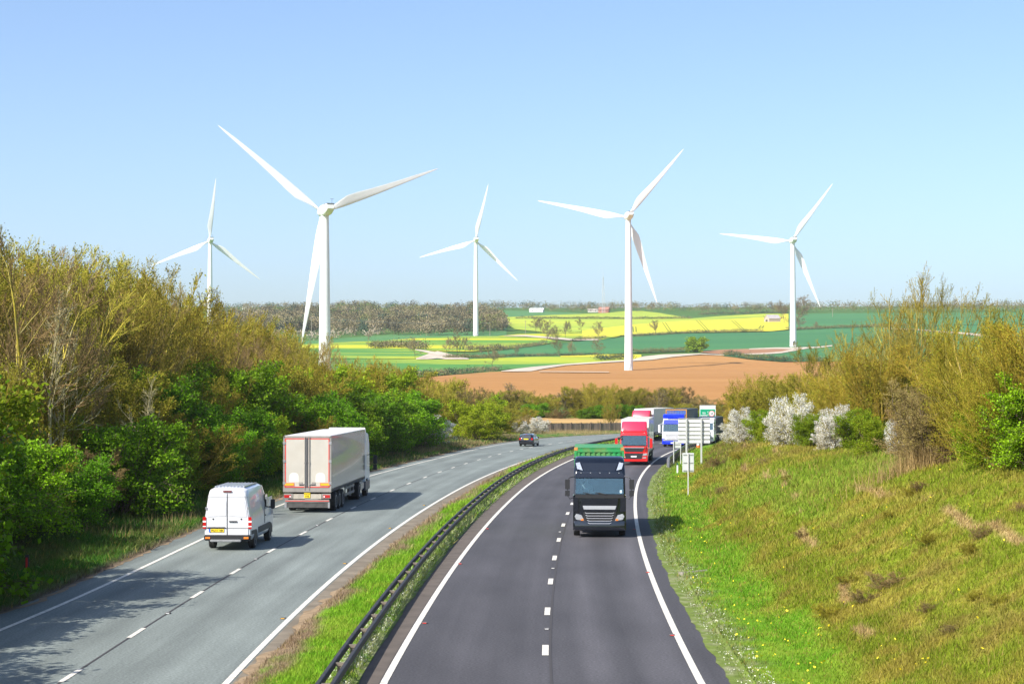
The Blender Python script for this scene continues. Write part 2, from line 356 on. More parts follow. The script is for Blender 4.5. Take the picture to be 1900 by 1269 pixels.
wr_ = [(0, .8), (.08, .95), (.2, 1.04), (.3, .9), (.42, 1.04), (.44, 1.0), (.455, .86), (.58, 1.28), (.68, .84), (.8, 1.32), (.88, .9), (.915, .9), (.93, 1.05), (1, .95)]
m_as2 = asphalt("dark_grey_asphalt", (.068, .065, .071), (7.4, 16.8, wr_), .12, .16)
c = lambda k: (lambda q: q * 0 + k)
SE = 330
rl = strip("road", oLT, oLG, -80, SE, 0, m_as1, nu=12); tag(rl, kind="structure")
rr_ = strip("road", oRK, oRT, -80, SE, 0, m_as2, nu=12); tag(rr_, kind="structure")
m_hard = mat("dusty_hard_strip", (.20, .165, .12), rough=.95, noise=.25, scale=1.2, dirt=(.12, .095, .06, .8), dscale=.8)
hsL = strip("path", lambda q: oLI(q) + .14, oLG, -80, SE, .006, m_hard, nu=4); tag(hsL, kind="structure")
m_hard2 = mat("brown_hard_strip", (.105, .085, .07), rough=.95, noise=.2, scale=1.2)
hsR = strip("path", oRK, lambda q: oRI(q) - .12, -80, SE, .006, m_hard2, nu=4); tag(hsR, kind="structure")
m_line = mat("worn_white_road_paint", (.74, .70, .61), rough=.7, noise=.08, scale=6, dirt=(.30, .28, .25, .75), dscale=4.5)
def edge(f, w): return strip("road_edge_line", lambda q: f(q) - w / 2, lambda q: f(q) + w / 2, -80, SE, .012, m_line)
for f, w in ((oLO, .17), (oLI, .18), (oRI, .18), (oRO, .19)): tag(edge(f, w), kind="structure")
def dashes(name, f, ss, L_, w):
    V = []; Fc = []
    for s0 in ss:
        for k, q in enumerate((s0 - L_ / 2, s0 + L_ / 2)):
            o0 = float(f(np.array([q]))[0])
            for e in (-w / 2, w / 2):
                x, y = pos(q, o0 + e); V.append((float(x), float(y), .013 + float(prof(math.hypot(x, y)))))
        n = len(V) - 4; Fc.append((n, n + 1, n + 3, n + 2))
    o = npmesh(name, V, Fc, m_line); tag(o, kind="structure"); return o
sLM = so(*ground([p[0] for p in P_LM], [p[1] for p in P_LM]))[0]
sLM = np.concatenate([sLM[0] - 9 * np.arange(6, 0, -1), sLM, sLM[-1] + 8.5 * np.arange(1, 8)])
dashes("lane_dash_marking", oLM, sLM, 2.1, .15)
sRM = so(*ground([p[0] for p in P_RM], [p[1] for p in P_RM]))[0]
sRM = np.concatenate([sRM[0] - 9 * np.arange(6, 0, -1), sRM, sRM[-1] + 8.8 * np.arange(1, 20)])
dashes("lane_dash_marking", oRM, sRM, 2.0, .18)
m_seam = mat("dark_tar_seam", (.05, .045, .045), rough=.8)
tag(strip("tar_joint", lambda q: oLM(q) - .035, lambda q: oLM(q) + .035, -80, 200, .008, m_seam), kind="structure")
tag(strip("tar_joint", lambda q: oRM(q) + .10, lambda q: oRM(q) + .17, -80, 200, .008, m_seam), kind="structure")


# ------------------------------------------------------------------ far fields
def poly(pts): return (np.array([p[0] for p in pts], float), np.array([p[1] for p in pts], float))
def field(name, top, bot, m, layer, x0=None, x1=None, rows=10, step=4.):
    tx, ty = poly(top); bx, by = poly(bot)
    x0 = max(tx[0], bx[0]) if x0 is None else x0; x1 = min(tx[-1], bx[-1]) if x1 is None else x1
    n = max(int((x1 - x0) / step), 2); xs = np.linspace(x0, x1, n); yt = np.interp(xs, tx, ty); yb = np.interp(xs, bx, by)
    yb = np.maximum(yb, yt + .02)
    U, Xs = np.meshgrid(np.linspace(0, 1, rows), np.arange(n), indexing='ij'); py = yb[Xs] + (yt[Xs] - yb[Xs]) * U
    X, Y, Z = onterrain(xs[Xs].ravel(), py.ravel())
    a = np.arange(len(X)).reshape(rows, n); Fq = np.stack([a[:-1, :-1], a[:-1, 1:], a[1:, 1:], a[1:, :-1]], -1).reshape(-1, 4)
    o = npmesh(name, np.stack([X, Y, Z + .15 + layer * .12], 1), Fq, m, smooth=True); tag(o, kind="structure"); return o
def fieldmat(name, c1, c2, ang=0., sc=.03, lo=.4, hi=.6, lines=0., lsc=.4, stretch=.25):
    m = bpy.data.materials.new(name); m.use_nodes = True; N = m.node_tree.nodes; L = m.node_tree.links; b = N["Principled BSDF"]; b.inputs["Roughness"].default_value = .95; b.inputs["Specular IOR Level"].default_value = .1
    tc = N.new("ShaderNodeTexCoord"); mp = N.new("ShaderNodeMapping"); mp.inputs["Rotation"].default_value = (0, 0, rad(ang)); mp.inputs["Scale"].default_value = (stretch, 1, 0); L.new(tc.outputs["Object"], mp.inputs[0])
    n1 = N.new("ShaderNodeTexNoise"); n1.inputs["Scale"].default_value = sc; n1.inputs["Detail"].default_value = 9; n1.inputs["Roughness"].default_value = .6; L.new(mp.outputs[0], n1.inputs[0])
    mr = N.new("ShaderNodeMapRange"); mr.inputs[1].default_value = lo; mr.inputs[2].default_value = hi; L.new(n1.outputs[0], mr.inputs[0])
    mx = N.new("ShaderNodeMix"); mx.data_type = 'RGBA'; mx.inputs[6].default_value = (*c1, 1); mx.inputs[7].default_value = (*c2, 1); L.new(mr.outputs[0], mx.inputs[0]); cur = mx.outputs[2]
    n2 = N.new("ShaderNodeTexNoise"); n2.inputs["Scale"].default_value = .9; n2.inputs["Detail"].default_value = 3; L.new(mp.outputs[0], n2.inputs[0])
    r2 = N.new("ShaderNodeMapRange"); r2.inputs[1].default_value = .3; r2.inputs[2].default_value = .7; r2.inputs[3].default_value = .85; r2.inputs[4].default_value = 1.15; L.new(n2.outputs[0], r2.inputs[0])
    h = N.new("ShaderNodeHueSaturation"); L.new(cur, h.inputs["Color"]); L.new(r2.outputs[0], h.inputs["Value"]); cur = h.outputs[0]
    if lines:
        w = N.new("ShaderNodeTexWave"); w.inputs["Scale"].default_value = lsc; w.inputs["Distortion"].default_value = 1.5; w.inputs["Detail"].default_value = 2; w.bands_direction = 'Y'; w.inputs["Detail Scale"].default_value = .3; L.new(mp.outputs[0], w.inputs[0])
        r3 = N.new("ShaderNodeMapRange"); r3.inputs[3].default_value = 1 - lines; r3.inputs[4].default_value = 1 + lines; L.new(w.outputs[0], r3.inputs[0])
        h = N.new("ShaderNodeHueSaturation"); L.new(cur, h.inputs["Color"]); L.new(r3.outputs[0], h.inputs["Value"]); cur = h.outputs[0]
    L.new(cur, b.inputs[0]); return m
f_soil = fieldmat("ploughed_red_soil", (.34, .16, .05), (.42, .22, .075), 8, .012, .35, .65, .04, .05, .3)
f_soil2 = fieldmat("pale_brown_soil", (.36, .20, .11), (.30, .15, .08), 0, .05)
f_green = fieldmat("young_wheat_green", (.05, .17, .065), (.07, .205, .07), 12, .01, .35, .65, .06, .03, .2)
f_green2 = fieldmat("dull_pasture_green", (.07, .20, .07), (.10, .22, .07), 0, .02)
f_rape = fieldmat("rape_in_full_flower", (.62, .56, .04), (.52, .50, .05), 5, .02, .45, .75)
f_mix = fieldmat("rape_half_in_flower", (.12, .27, .04), (.52, .50, .03), 4, .018, .42, .58, 0, 1, .18)
f_mix2 = fieldmat("rape_coming_into_flower", (.26, .38, .05), (.46, .50, .05), 4, .02, .38, .62, 0, 1, .2)
f_gy = fieldmat("green_crop_with_yellow_patches", (.08, .23, .05), (.36, .42, .04), 4, .018, .5, .62, 0, 1, .15)
f_track = fieldmat("pale_gravel_track", (.60, .50, .38), (.46, .40, .33), 0, .1)
f_straw = fieldmat("dry_straw_field", (.50, .32, .12), (.42, .27, .12), 0, .06)
soil_top = [(560, 716), (700, 709), (771, 703), (826, 698), (909, 691), (980, 688), (1051, 678), (1119, 673.6), (1172, 670.7), (1245, 663.5), (1318, 658.6), (1342, 661), (1390, 668), (1451, 673), (1524, 672), (1700, 668), (2100, 668)]
field("ploughed_field", soil_top, [(560, 752), (2100, 752)], f_soil, 1, rows=30)
low_top = [(560, 668), (742, 668), (933, 665), (1119, 659), (1190, 662)]
field("crop_field", low_top, [(560, 716), (700, 709), (771, 701.5), (826, 696.5), (920, 687.5), (975, 684), (1051, 677), (1119, 672.6), (1190, 668)], f_gy, 2, rows=14)
field("rape_field", [(1040, 661.5), (1119, 658.6), (1190, 659.5)], [(1040, 664), (1119, 664), (1160, 667), (1190, 666)], f_rape, 3)
g_top = [(779, 668), (860, 660), (928, 651), (1004, 642), (1075, 634.6), (1124, 629.6), (1172.6, 626), (1274, 620), (1415, 617.5), (1463, 614), (1548, 610), (1700, 606), (2100, 600)]
g_bot = [(779, 669), (860, 668), (937.5, 664.5), (1075, 660.6), (1112, 658.6), (1190, 655.5), (1270, 653.5), (1342, 650), (1463, 648.5), (1516, 644), (1560, 655), (1620, 672), (2100, 672)]
field("wheat_field", g_top, g_bot, f_green, 2, rows=20)
field("wheat_field", [(1342, 661), (1420, 658.5), (1480, 652), (1516, 644.5), (1560, 652)], [(1342, 662), (1390, 667), (1451, 672), (1524, 672), (1560, 672)], f_green, 3)
field("ploughed_field", [(1300, 652.5), (1342, 650), (1420, 648), (1463, 649), (1475, 651)], [(1300, 655), (1342, 659), (1400, 660), (1450, 657.5), (1475, 652)], f_soil2, 3)
field("gravel_track", [(1390, 648.5), (1440, 646.5), (1475, 646.3), (1516, 645), (1545, 642)], [(1390, 650), (1440, 649), (1475, 650), (1516, 647.5), (1545, 644)], f_track, 4, step=2)
field("gravel_track", [(1380, 658.5), (1420, 657), (1450, 654.5), (1475, 649), (1500, 646)], [(1380, 660), (1420, 659.5), (1450, 657.5), (1475, 653), (1500, 648.5)], f_track, 5, step=2)
field("gravel_track", [(930, 690.4), (960, 686), (990, 682.5), (1051, 677.2), (1119, 672.4), (1172, 669.3), (1195, 663), (1230, 659.5), (1300, 657.6), (1345, 660)], [(930, 691.4), (960, 691.5), (985, 691), (1010, 686), (1051, 679.6), (1119, 675), (1172, 672), (1210, 669.5), (1245, 664.5), (1300, 659.4), (1345, 661.2)], f_track, 4, step=2)
field("gravel_track", [(1000, 691.6), (1060, 692), (1130, 692.5)], [(1000, 692.6), (1060, 693.2), (1130, 693.6)], f_track, 5, step=4)
yg_top = [(560, 640), (720, 632.5), (779, 628.5), (838, 625.8), (933, 625), (1004, 627.8), (1032, 634)]
yg_bot = [(560, 652), (720, 650), (779, 652), (874, 653.5), (933, 649.5), (1004, 640.5), (1032, 635.5)]
field("rape_field", yg_top, yg_bot, f_mix, 3, rows=12)
field("crop_field", [(560, 650), (720, 650), (790, 653), (830, 655)], [(560, 668), (720, 668), (790, 667.5), (830, 662)], f_gy, 4)
field("gravel_track", [(772, 667), (800, 657), (812, 653.5), (826, 657), (870, 667.5)], [(772, 669), (800, 668.5), (812, 667), (826, 669), (870, 669)], f_track, 5, step=2)
field("gravel_track", [(770, 650.5), (790, 652.5), (812, 656.5), (832, 660)], [(770, 651.8), (790, 656.5), (812, 662.5), (832, 661.5)], f_track, 6, step=2)
field("pasture", [(560, 634), (720, 622), (800, 620), (900, 612), (940, 604)], [(560, 642), (720, 632.5), (800, 627), (870, 625.5), (940, 625)], f_green2, 2)
field("rape_field", [(925, 625), (960, 621.5), (1004, 619.5), (1060, 618), (1119, 614.5), (1150, 610)], [(925, 625.6), (960, 624.4), (1004, 626), (1060, 631), (1119, 631), (1150, 625)], f_mix, 4)
field("gravel_track", [(935, 624.4), (975, 623), (1004, 625.5), (1060, 630), (1110, 630.6)], [(935, 625), (975, 626), (1004, 628.4), (1060, 633.5), (1110, 633)], f_track, 5, step=3)
rp_bot = [(1080, 630), (1100, 629.6), (1148, 623.8), (1274, 618.2), (1432, 616), (1463, 612.8)]
field("rape_field", [(1080, 615), (1124, 609.5), (1172.6, 604), (1228, 599), (1294, 595), (1366, 590), (1448, 583.6), (1463, 583.6)], rp_bot, f_rape, 5, rows=14)
lm_top = [(938, 592), (1027, 592.5), (1160, 593), (1281, 592.5), (1300, 591)]
field("rape_field", lm_top, [(938, 600), (955, 612), (1040, 621), (1119, 617), (1172, 606), (1228, 600.5), (1300, 594.5)], f_mix2, 4, rows=10)
field("rape_field", [(930, 590), (1027, 585), (1119, 582), (1160, 578), (1192, 578), (1221, 581), (1281, 591.5)], [(930, 592), (1027, 591.6), (1160, 592), (1281, 592)], f_mix2, 3, rows=10)
field("rape_field", [(1281, 592.5), (1330, 588.5), (1415, 583.6), (1452, 583.6)], [(1281, 596), (1330, 595), (1415, 590), (1452, 588)], f_mix2, 6)
field("wheat_field", [(1463, 583.6), (1560, 582), (1700, 582), (2100, 578)], [(1463, 613), (1548, 609.5), (1700, 605.5), (2100, 600)], f_green, 3, rows=12)
field("pasture", [(880, 576), (1000, 578), (1080, 582)], [(880, 586), (930, 590), (1000, 586), (1080, 583)], f_green2, 3)
field("pasture", [(400, 579), (425, 576), (462, 575), (490, 577)], [(400, 590), (425, 588), (462, 584), (490, 580)], f_green2, 3)
field("gravel_track", [(1640, 610), (1700, 612), (1800, 619.5), (1880, 629), (1960, 641)], [(1640, 611.5), (1700, 614), (1800, 623), (1880, 634), (1960, 648)], f_track, 5, step=3)
def tramline(pts):
    for d in (0., 5.5):
        X, Y, Z = onterrain(np.array([p[0] + d for p in pts]), np.array([p[1] for p in pts])); V = []
        for i in range(len(pts)): V += [(X[i] - .45, Y[i], Z[i] + 1.1), (X[i] + .45, Y[i], Z[i] + 1.1)]
        tag(npmesh("tractor_tramline", V, [(2 * i, 2 * i + 1, 2 * i + 3, 2 * i + 2) for i in range(len(pts) - 1)], f_mix2t), kind="structure")
f_mix2t = fieldmat("crushed_crop_track", (.14, .20, .03), (.22, .26, .03), 0, .1)
for pts in ([(1229, 600.5), (1233, 606), (1240, 617)], [(1292, 596.5), (1300, 605), (1311, 617)], [(1357, 596.5), (1366, 605), (1378, 616)], [(1174, 608), (1175, 618)], [(1412, 606), (1408, 611)], [(1416, 588), (1420, 592)], [(1050, 597), (1052, 612)], [(860, 628), (852, 650)]): tramline(pts)
# straw strip beyond the fence, on the flat
xs = np.linspace(760, 1400, 60); V = []; Fc = []
for i, px in enumerate(xs):
    for py in (787.5, 781.5):
        x_, y_ = ground(px, py); V.append((float(x_), float(y_), float(prof(math.hypot(x_, y_))) + .2))
    if i: Fc.append((2 * i - 2, 2 * i, 2 * i + 1, 2 * i - 1))
tag(npmesh("stubble_field", V, Fc, f_straw), kind="structure")

# ------------------------------------------------------------------ leaf clouds for the far vegetation
def leafquads(P, size, rng, flat=0.):
    """quads at points P, size per point, random orientation"""
    n = len(P); u = rng.normal(size=(n, 3)); u /= np.linalg.norm(u, axis=1)[:, None]; w = rng.normal(size=(n, 3)); w[:, 2] *= (1 - flat)
    w -= (w * u).sum(1)[:, None] * u; w /= np.linalg.norm(w, axis=1)[:, None]; s = np.asarray(size).reshape(-1, 1) * .5
    V = np.stack([P - u * s - w * s * .7, P + u * s - w * s * .7, P + u * s + w * s * .7, P - u * s + w * s * .7], 1).reshape(-1, 3)
    return V, np.arange(4 * n).reshape(-1, 4)
FAR_MATS = [mat("far_grey_brown_twigs", (.20, .17, .085), rough=.9, spec=.1, island=.2),
            mat("far_olive_twigs", (.17, .17, .055), rough=.9, spec=.1, island=.2),
            mat("far_dark_evergreen", (.06, .10, .055), rough=.9, spec=.1, island=.2),
            mat("far_green_leaves", (.10, .155, .035), rough=.9, spec=.1, island=.35),
            mat("far_pale_blossom", (.42, .35, .27), rough=.9, spec=.1, island=.2),
            mat("far_dark_brown_twigs", (.125, .11, .055), rough=.9, spec=.1, island=.2),
            mat("far_light_brown_twigs", (.26, .215, .12), rough=.9, spec=.1, island=.2)]
def mass(name, label, cat, spots, group=None, per=400, kind="stuff"):
    """spots: x, y, z, height, radius, material index"""
    rng = np.random.RandomState(len(spots) + 7); Ps = []; Sz = []; Mi = []
    for (x, y, z, h, r, mi) in spots:
        n = int(per * (.8 + .4 * rng.rand())); d = rng.normal(size=(n, 3)); d /= np.linalg.norm(d, axis=1)[:, None]; k = rng.rand(n) ** .45
        lob = 1 + .28 * np.sin(d[:, 0] * 5 + x) * np.cos(d[:, 1] * 4 + y) + .2 * rng.normal(size=n) * .6
        P = np.stack([d[:, 0] * r * k * lob, d[:, 1] * r * k * lob, h * .58 + d[:, 2] * h * .46 * k * lob], 1)
        P[:, 2] = np.maximum(P[:, 2], .3); P += [x, y, z]; Ps.append(P); Sz.append(r * (.07 + .10 * rng.rand(n))); Mi.append(np.full(n, mi))
    V, Fq = leafquads(np.concatenate(Ps), np.concatenate(Sz), rng)
    o = npmesh(name, V, Fq, FAR_MATS, midx=np.concatenate(Mi)); tag(o, label, cat, group, kind); return o
rng = np.random.RandomState(11)
def spots(region, n, hm, rm, mats, seed):
    """region: list of (x, ytop_of_base, ybottom_of_base)"""
    r = np.random.RandomState(seed); rx = [q[0] for q in region]; out = []
    for i in range(n):
        px = r.uniform(rx[0], rx[-1]); a, b = np.interp(px, rx, [q[1] for q in region]), np.interp(px, rx, [q[2] for q in region])
        py = r.uniform(a, b); X, Y, Z = onterrain(px, py); k = r.uniform(.75, 1.25)
        out.append((X[0], Y[0], Z[0], hm * k, rm * k, r.choice(len(mats[0]), p=mats[1]) if False else mats[0][r.choice(len(mats[0]), p=mats[1])]))
    return out
sp = spots([(395, 596, 612), (440, 592, 614), (520, 584, 620), (600, 579, 622), (700, 577, 623), (800, 578, 624), (870, 580, 624), (905, 590, 620), (935, 604, 614)], 640, 11.5, 6.2, ([0, 5, 6, 1, 2, 3], [.32, .20, .16, .16, .11, .05]), 3)
mass("woodland", "large grey-brown leafless wood covering the hillside behind the tall turbine", "woodland", sp)
sp = spots([(500, 624, 632), (600, 624, 634), (700, 621, 626), (715, 622, 624)], 26, 6, 5, ([4, 0], [.6, .4]), 4)
mass("hawthorn_scrub", "pale blossoming scrub along the foot of the hillside wood", "scrub", sp, per=90)
sp = spots([(400, 575, 578), (480, 574, 577), (560, 573, 579)], 60, 9, 6, ([0, 1, 2], [.6, .2, .2]), 5)
mass("woodland", "thin far belt of trees on the skyline by the left green field", "woodland", sp, per=60)
sp = spots([(870, 573, 577), (960, 573, 578), (1030, 575, 580), (1120, 576, 581)], 170, 10, 6, ([0, 1, 2], [.5, .22, .28]), 6)
mass("woodland", "dark mixed belt of trees on the skyline left of the lattice mast", "woodland", sp, per=60)
sp = spots([(1120, 574, 577), (1240, 575, 580), (1290, 578, 582), (1470, 578, 582.5)], 190, 10, 6, ([0, 1, 3, 2], [.56, .26, .1, .08]), 7)
mass("woodland", "low brown tree belt on the skyline above the yellow field", "woodland", sp, per=60)
sp = spots([(1470, 577, 581), (1600, 577, 580), (1750, 576, 580), (1900, 575, 580), (2100, 575, 580)], 330, 11, 6, ([0, 1, 3], [.68, .2, .12]), 8)
mass("woodland", "reddish brown hedgerow wood on the skyline at the far right", "woodland", sp, per=60)
def hedge(pts, h, w, label, mi=(0, 2), n=None, seed=1):
    r = np.random.RandomState(seed); L_ = pts[-1][0] - pts[0][0]; n = n or int(L_ / 2.2)
    xs = np.linspace(pts[0][0], pts[-1][0], n); ys = np.interp(xs, [p[0] for p in pts], [p[1] for p in pts])
    X, Y, Z = onterrain(xs, ys); sp = [(X[i], Y[i], Z[i], h * r.uniform(.7, 1.3), w * r.uniform(.8, 1.3), mi[int(r.rand() < .5)]) for i in range(n)]
    mass("hedge", label, "hedge", sp, "hedges between the far fields", per=70, kind="thing")
hedge([(560, 718), (700, 711), (771, 701.5), (826, 697), (909, 690), (925, 688)], 2.6, 2.4, "dark bare hedge along the left end of the orange ploughed field", seed=2)
hedge([(936, 663), (1075, 661.2), (1112, 659.5)], 2.0, 2.0, "thin hedge between dark green wheat and the low rape strip", seed=3)
hedge([(1108, 670), (1140, 668.5), (1170, 666.5)], 3.4, 3.0, "short thick green hedge just left of the second turbine from right base", (1, 2), seed=4)
hedge([(1176, 656), (1195, 656), (1232, 655), (1270, 653.5)], 2.8, 2.6, "olive hedge right of the tallest centre-right tower, below the dark green field", (1, 0), seed=5)
hedge([(1343, 661.5), (1370, 664), (1400, 668), (1462, 672)], 3.2, 2.8, "green-brown hedge below the track that bends to the rightmost turbine", (1, 2), seed=6)
hedge([(1474, 672.5), (1495, 672.5), (1524, 672)], 3.0, 2.6, "short hedge at the field edge under the rightmost turbine", (2, 1), seed=7)
hedge([(928, 651.5), (960, 648), (1004, 642), (1012, 640)], 3, 2.8, "dark hedge along the upper left edge of the wheat field", (0, 2), seed=8)
hedge([(1062, 634), (1100, 631), (1124, 629)], 3, 2.6, "dark hedge just below the gravel track between yellow and dark green", (0, 2), seed=9)
hedge([(1172, 626), (1274, 619.5), (1340, 617.4), (1415, 617)], 3, 2.6, "long dark hedge between the bright yellow field and the wheat", (0, 2), seed=10)
hedge([(960, 592.2), (1160, 592.8), (1281, 592.6)], 3, 2.8, "straight dark hedge across the upper lime-coloured rape", (0, 2), seed=12)
hedge([(1463, 612.5), (1500, 612), (1548, 609.5), (1700, 605)], 3, 3, "brown hedge between the two dark green fields at right", (0, 1), seed=13)
hedge([(1300, 585.5), (1380, 583.5), (1460, 582.5)], 3.5, 3.2, "hedge along the top of the bright yellow field below the skyline trees", (0, 2), seed=14)
hedge([(690, 648), (730, 645), (790, 650.5)], 5, 5, "broad scrubby hedge left of the pale farm track", (0, 1), seed=15)
hedge([(870, 652.5), (900, 652), (930, 651)], 4, 3.2, "dark blackthorn hedge right of the three bare field trees", (2, 0), seed=16)
hedge([(828, 665.5), (900, 666), (936, 664.8)], 2.4, 2.4, "thin straggling hedge below the three bare field trees", (0, 1), seed=17)

# ------------------------------------------------------------------ wind turbines
m_turb = mat("white_turbine_paint", (.80, .80, .79), rough=.4, noise=.03, scale=.3)
m_tdark = mat("dark_turbine_vent", (.05, .05, .055), rough=.6)
m_foot = mat("concrete_footing", (.42, .40, .37), rough=.9, noise=.1, scale=2)
def blade_mesh(R):
    st_ = [(0, 1.1, 1.1, 0, 0), (.03, 1.1, 1.1, 0, 0), (.08, 1.6, 1.0, 12, .1), (.15, 2.9, .75, 11, .35), (.21, 3.7, .6, 10, .5), (.30, 3.5, .48, 8, .45), (.45, 2.75, .34, 5, .3), (.62, 2.0, .24, 3, .2), (.8, 1.35, .15, 1, .1), (.93, .75, .09, 0, .05), (.985, .35, .05, 0, 0), (1.0, .06, .03, 0, 0)]
    rings = []; K = 14; sa = np.array(st_); fs = np.concatenate([np.linspace(0, .3, 14)[:-1], np.linspace(.3, .93, 24)[:-1], [.93, .96, .985, 1.0]])
    st_ = [(f, *[float(np.interp(f, sa[:, 0], sa[:, i])) for i in (1, 2, 3, 4)]) for f in fs]
    for f, ch, th, tw, le in st_:
        t = rad(tw + 4); ring = []
        for j in range(K):
            a = 2 * PI * j / K; cx = math.cos(a) * ch * .5; pass
            cy = math.sin(a) * th * .5 * (1 if f < .05 else max(.38, .5 + .5 * math.cos(a)) * 1.15)
            cx += -le * ch * .42
            x = cx * math.cos(t) - cy * math.sin(t); y = cx * math.sin(t) + cy * math.cos(t) + 1.9 * f * f * (R / 50)
            ring.append((x, y, 1.0 + f * (R - 1.0)))
        rings.append(ring)
    mb = MB(); mb.loft(rings); return mb
def turbine(label, hx, hy, R, bottom, axis, rot, base_y=None, door=0):
    c, y, z = ray(hx, hy); D = bottom[0]; X, Y = float(c * D / y), D; hub_z = CAMH + float(z) * D / float(y)
    g = bottom[1] if bottom[1] is not None else float(prof(math.hypot(X, Y)))
    a = math.atan2(X, Y) - rad(axis)                      # direction the rotor faces (from +Y towards +X)
    t = empty("wind_turbine", label, "wind turbine", (X, Y, g), -a, "white wind turbines on the far fields")
    H = hub_z - g; k = R / 45.
    MB().lathe_z = None
    mb = MB(); rg = []
    for zz, r_ in ((-1.5, 2.1), (0, 2.1), (H * .3, 1.85), (H * .65, 1.6), (H - 1.9 * k, 1.3), (H - 1.2 * k, 1.3)):
        rg.append([(r_ * k * math.cos(2 * PI * j / 32), r_ * k * math.sin(2 * PI * j / 32), zz) for j in range(32)])
    mb.loft(rg); tower = mb.build("tower", m_turb, t, smooth=True)
    for zz in (H * .3, H * .65):
        r_ = np.interp(zz, [0, H * .3, H * .65, H], [2.1, 1.85, 1.6, 1.3]) * k
        MB().loft([[(rr2 * math.cos(2 * PI * j / 32), rr2 * math.sin(2 * PI * j / 32), z2) for j in range(32)] for rr2, z2 in ((r_ + .02, zz - .12), (r_ + .05, zz), (r_ + .02, zz + .12))]).build("flange", m_turb, tower, smooth=True)
    if base_y:
        b = MB(); b.box(-.5, .5, -2.1 * k - .06, -1.9 * k, 1.6, 3.8); b.build("door", m_tdark if door else m_turb, tower, bevel=.03)
        b = MB(); b.prism([(-2.1 * k - .2, 1.5), (-2.1 * k - 1.5, 1.5), (-2.1 * k - 4, -.2), (-2.1 * k - 3.6, -.2), (-2.1 * k - 1.4, 1.3), (-2.1 * k - .2, 1.3)], 'x', -.7, .7)
        for q in (-.68, .68): b.tube([(q, -2.1 * k - .2, 2.6), (q, -2.1 * k - 1.5, 2.6), (q, -2.1 * k - 4, .9), (q, -2.1 * k - 4, -.2)], .05, 6)
        b.build("entrance_steps", m_foot, tower)
    mb = MB()                                             # nacelle: front +Y, boat-shaped tail at -Y
    sec = [(2.6, .95, -1.2, 1.35), (1.8, 1.55, -1.5, 1.75), (0, 1.7, -1.6, 1.85), (-3.5, 1.75, -1.3, 1.9), (-6.2, 1.6, -.5, 1.9), (-7.2, 1.35, .3, 1.8)]
    mb.loft([[(w * .72 * k, yy * k, lo * k + H), (w * k, yy * k, (lo + .7) * k + H), (w * k, yy * k, (hi - .35) * k + H), (w * .8 * k, yy * k, hi * k + H), (-w * .8 * k, yy * k, hi * k + H), (-w * k, yy * k, (hi - .35) * k + H), (-w * k, yy * k, (lo + .7) * k + H), (-w * .72 * k, yy * k, lo * k + H)] for yy, w, lo, hi in sec])
    nac = mb.build("nacelle", m_turb, t, smooth=True)
    MB().box(-1.3 * k, 1.3 * k, -7.35 * k, -5.6 * k, H + 1.86 * k, H + 2.05 * k).build("roof_hatch", m_tdark, nac)
    MB().tube([(.9 * k, -5.5 * k, H + 1.9 * k), (.9 * k, -5.5 * k, H + 3.6 * k)], .05 * k, 5).tube([(.3 * k, -5.5 * k, H + 3.6 * k), (1.5 * k, -5.5 * k, H + 3.6 * k)], .06 * k, 5).build("wind_vane", m_tdark, nac)
    MB().box(-.8 * k, .3 * k, -2.5 * k, -1.2 * k, H + 1.85 * k, H + 2.3 * k).build("vent_box", m_tdark, nac)
    rot_e = newobj("rotor", None, t); rot_e.location = (0, 3.9 * k, H); rot_e.rotation_euler = (0, 0, 0); rot_e.empty_display_size = .2
    hub = MB(); hub.loft([[(r_ * k * math.cos(2 * PI * j / 20), yy * k, r_ * k * math.sin(2 * PI * j / 20)) for j in range(20)] for yy, r_ in ((-1.35, 1.25), (-.6, 1.6), (.4, 1.6), (1.2, 1.3), (1.8, .8), (2.1, .2))])
    hb = hub.build("hub", m_turb, t, smooth=True); hb.location = (0, 3.9 * k, H)
    bpy.data.objects.remove(rot_e)
    for i in range(3):
        al = rad(rot + 120 * i)                           # seen from the camera side, counter-clockwise from +X
        b = blade_mesh(R).build("blade", m_turb, t, smooth=True)
        b.location = (0, 3.9 * k, H); b.rotation_euler = (0, PI / 2 - al, 0)
    return t
turbine("small white turbine farthest left, foot hidden behind the left thicket", 390, 447, 44, (1290, None), 8, 84)
turbine("largest nearest white turbine, blade pointing down behind its own tower", 603, 392, 49.5, (694, None), 15, 21.6)
turbine("small white turbine standing in front of the hillside wood, centre", 883, 446, 46, (1472, None), 5, 77, 1)
turbine("tall white turbine standing in the orange ploughed field", 1166, 402, 45.5, (937, None), 10, 50, 1)
turbine("rightmost white turbine beside the curved track and dark green wheat", 1471, 447, 45.5, (1184, None), 11, 54, 1, 1)
tn = [o for o in bpy.data.objects if o.name.startswith("wind_turbine")]

# ------------------------------------------------------------------ mast, barn, far houses, poles
m_galv = mat("galvanised_lattice", (.42, .44, .46), rough=.6)
X, Y, Z = [float(v[0]) for v in onterrain(1119, 581)]
t = empty("lattice_mast", "thin grey lattice radio mast on the skyline", "radio mast", (X, Y, Z))
b = MB(); Hm = 52
for i in range(3):
    a_ = 2 * PI * i / 3; b.tube([(2.2 * math.cos(a_), 2.2 * math.sin(a_), -1), (.5 * math.cos(a_), .5 * math.sin(a_), Hm * .8)], .22, 5)
for k in range(12):
    z0, z1 = Hm * .8 * k / 12, Hm * .8 * (k + 1) / 12
    for i in range(3):
        a0, a1 = 2 * PI * i / 3, 2 * PI * (i + 1) / 3; r0, r1 = np.interp([z0, z1], [0, Hm * .8], [2.2, .5])
        b.tube([(r0 * math.cos(a0), r0 * math.sin(a0), z0), (r1 * math.cos(a1), r1 * math.sin(a1), z1)], .12, 4)
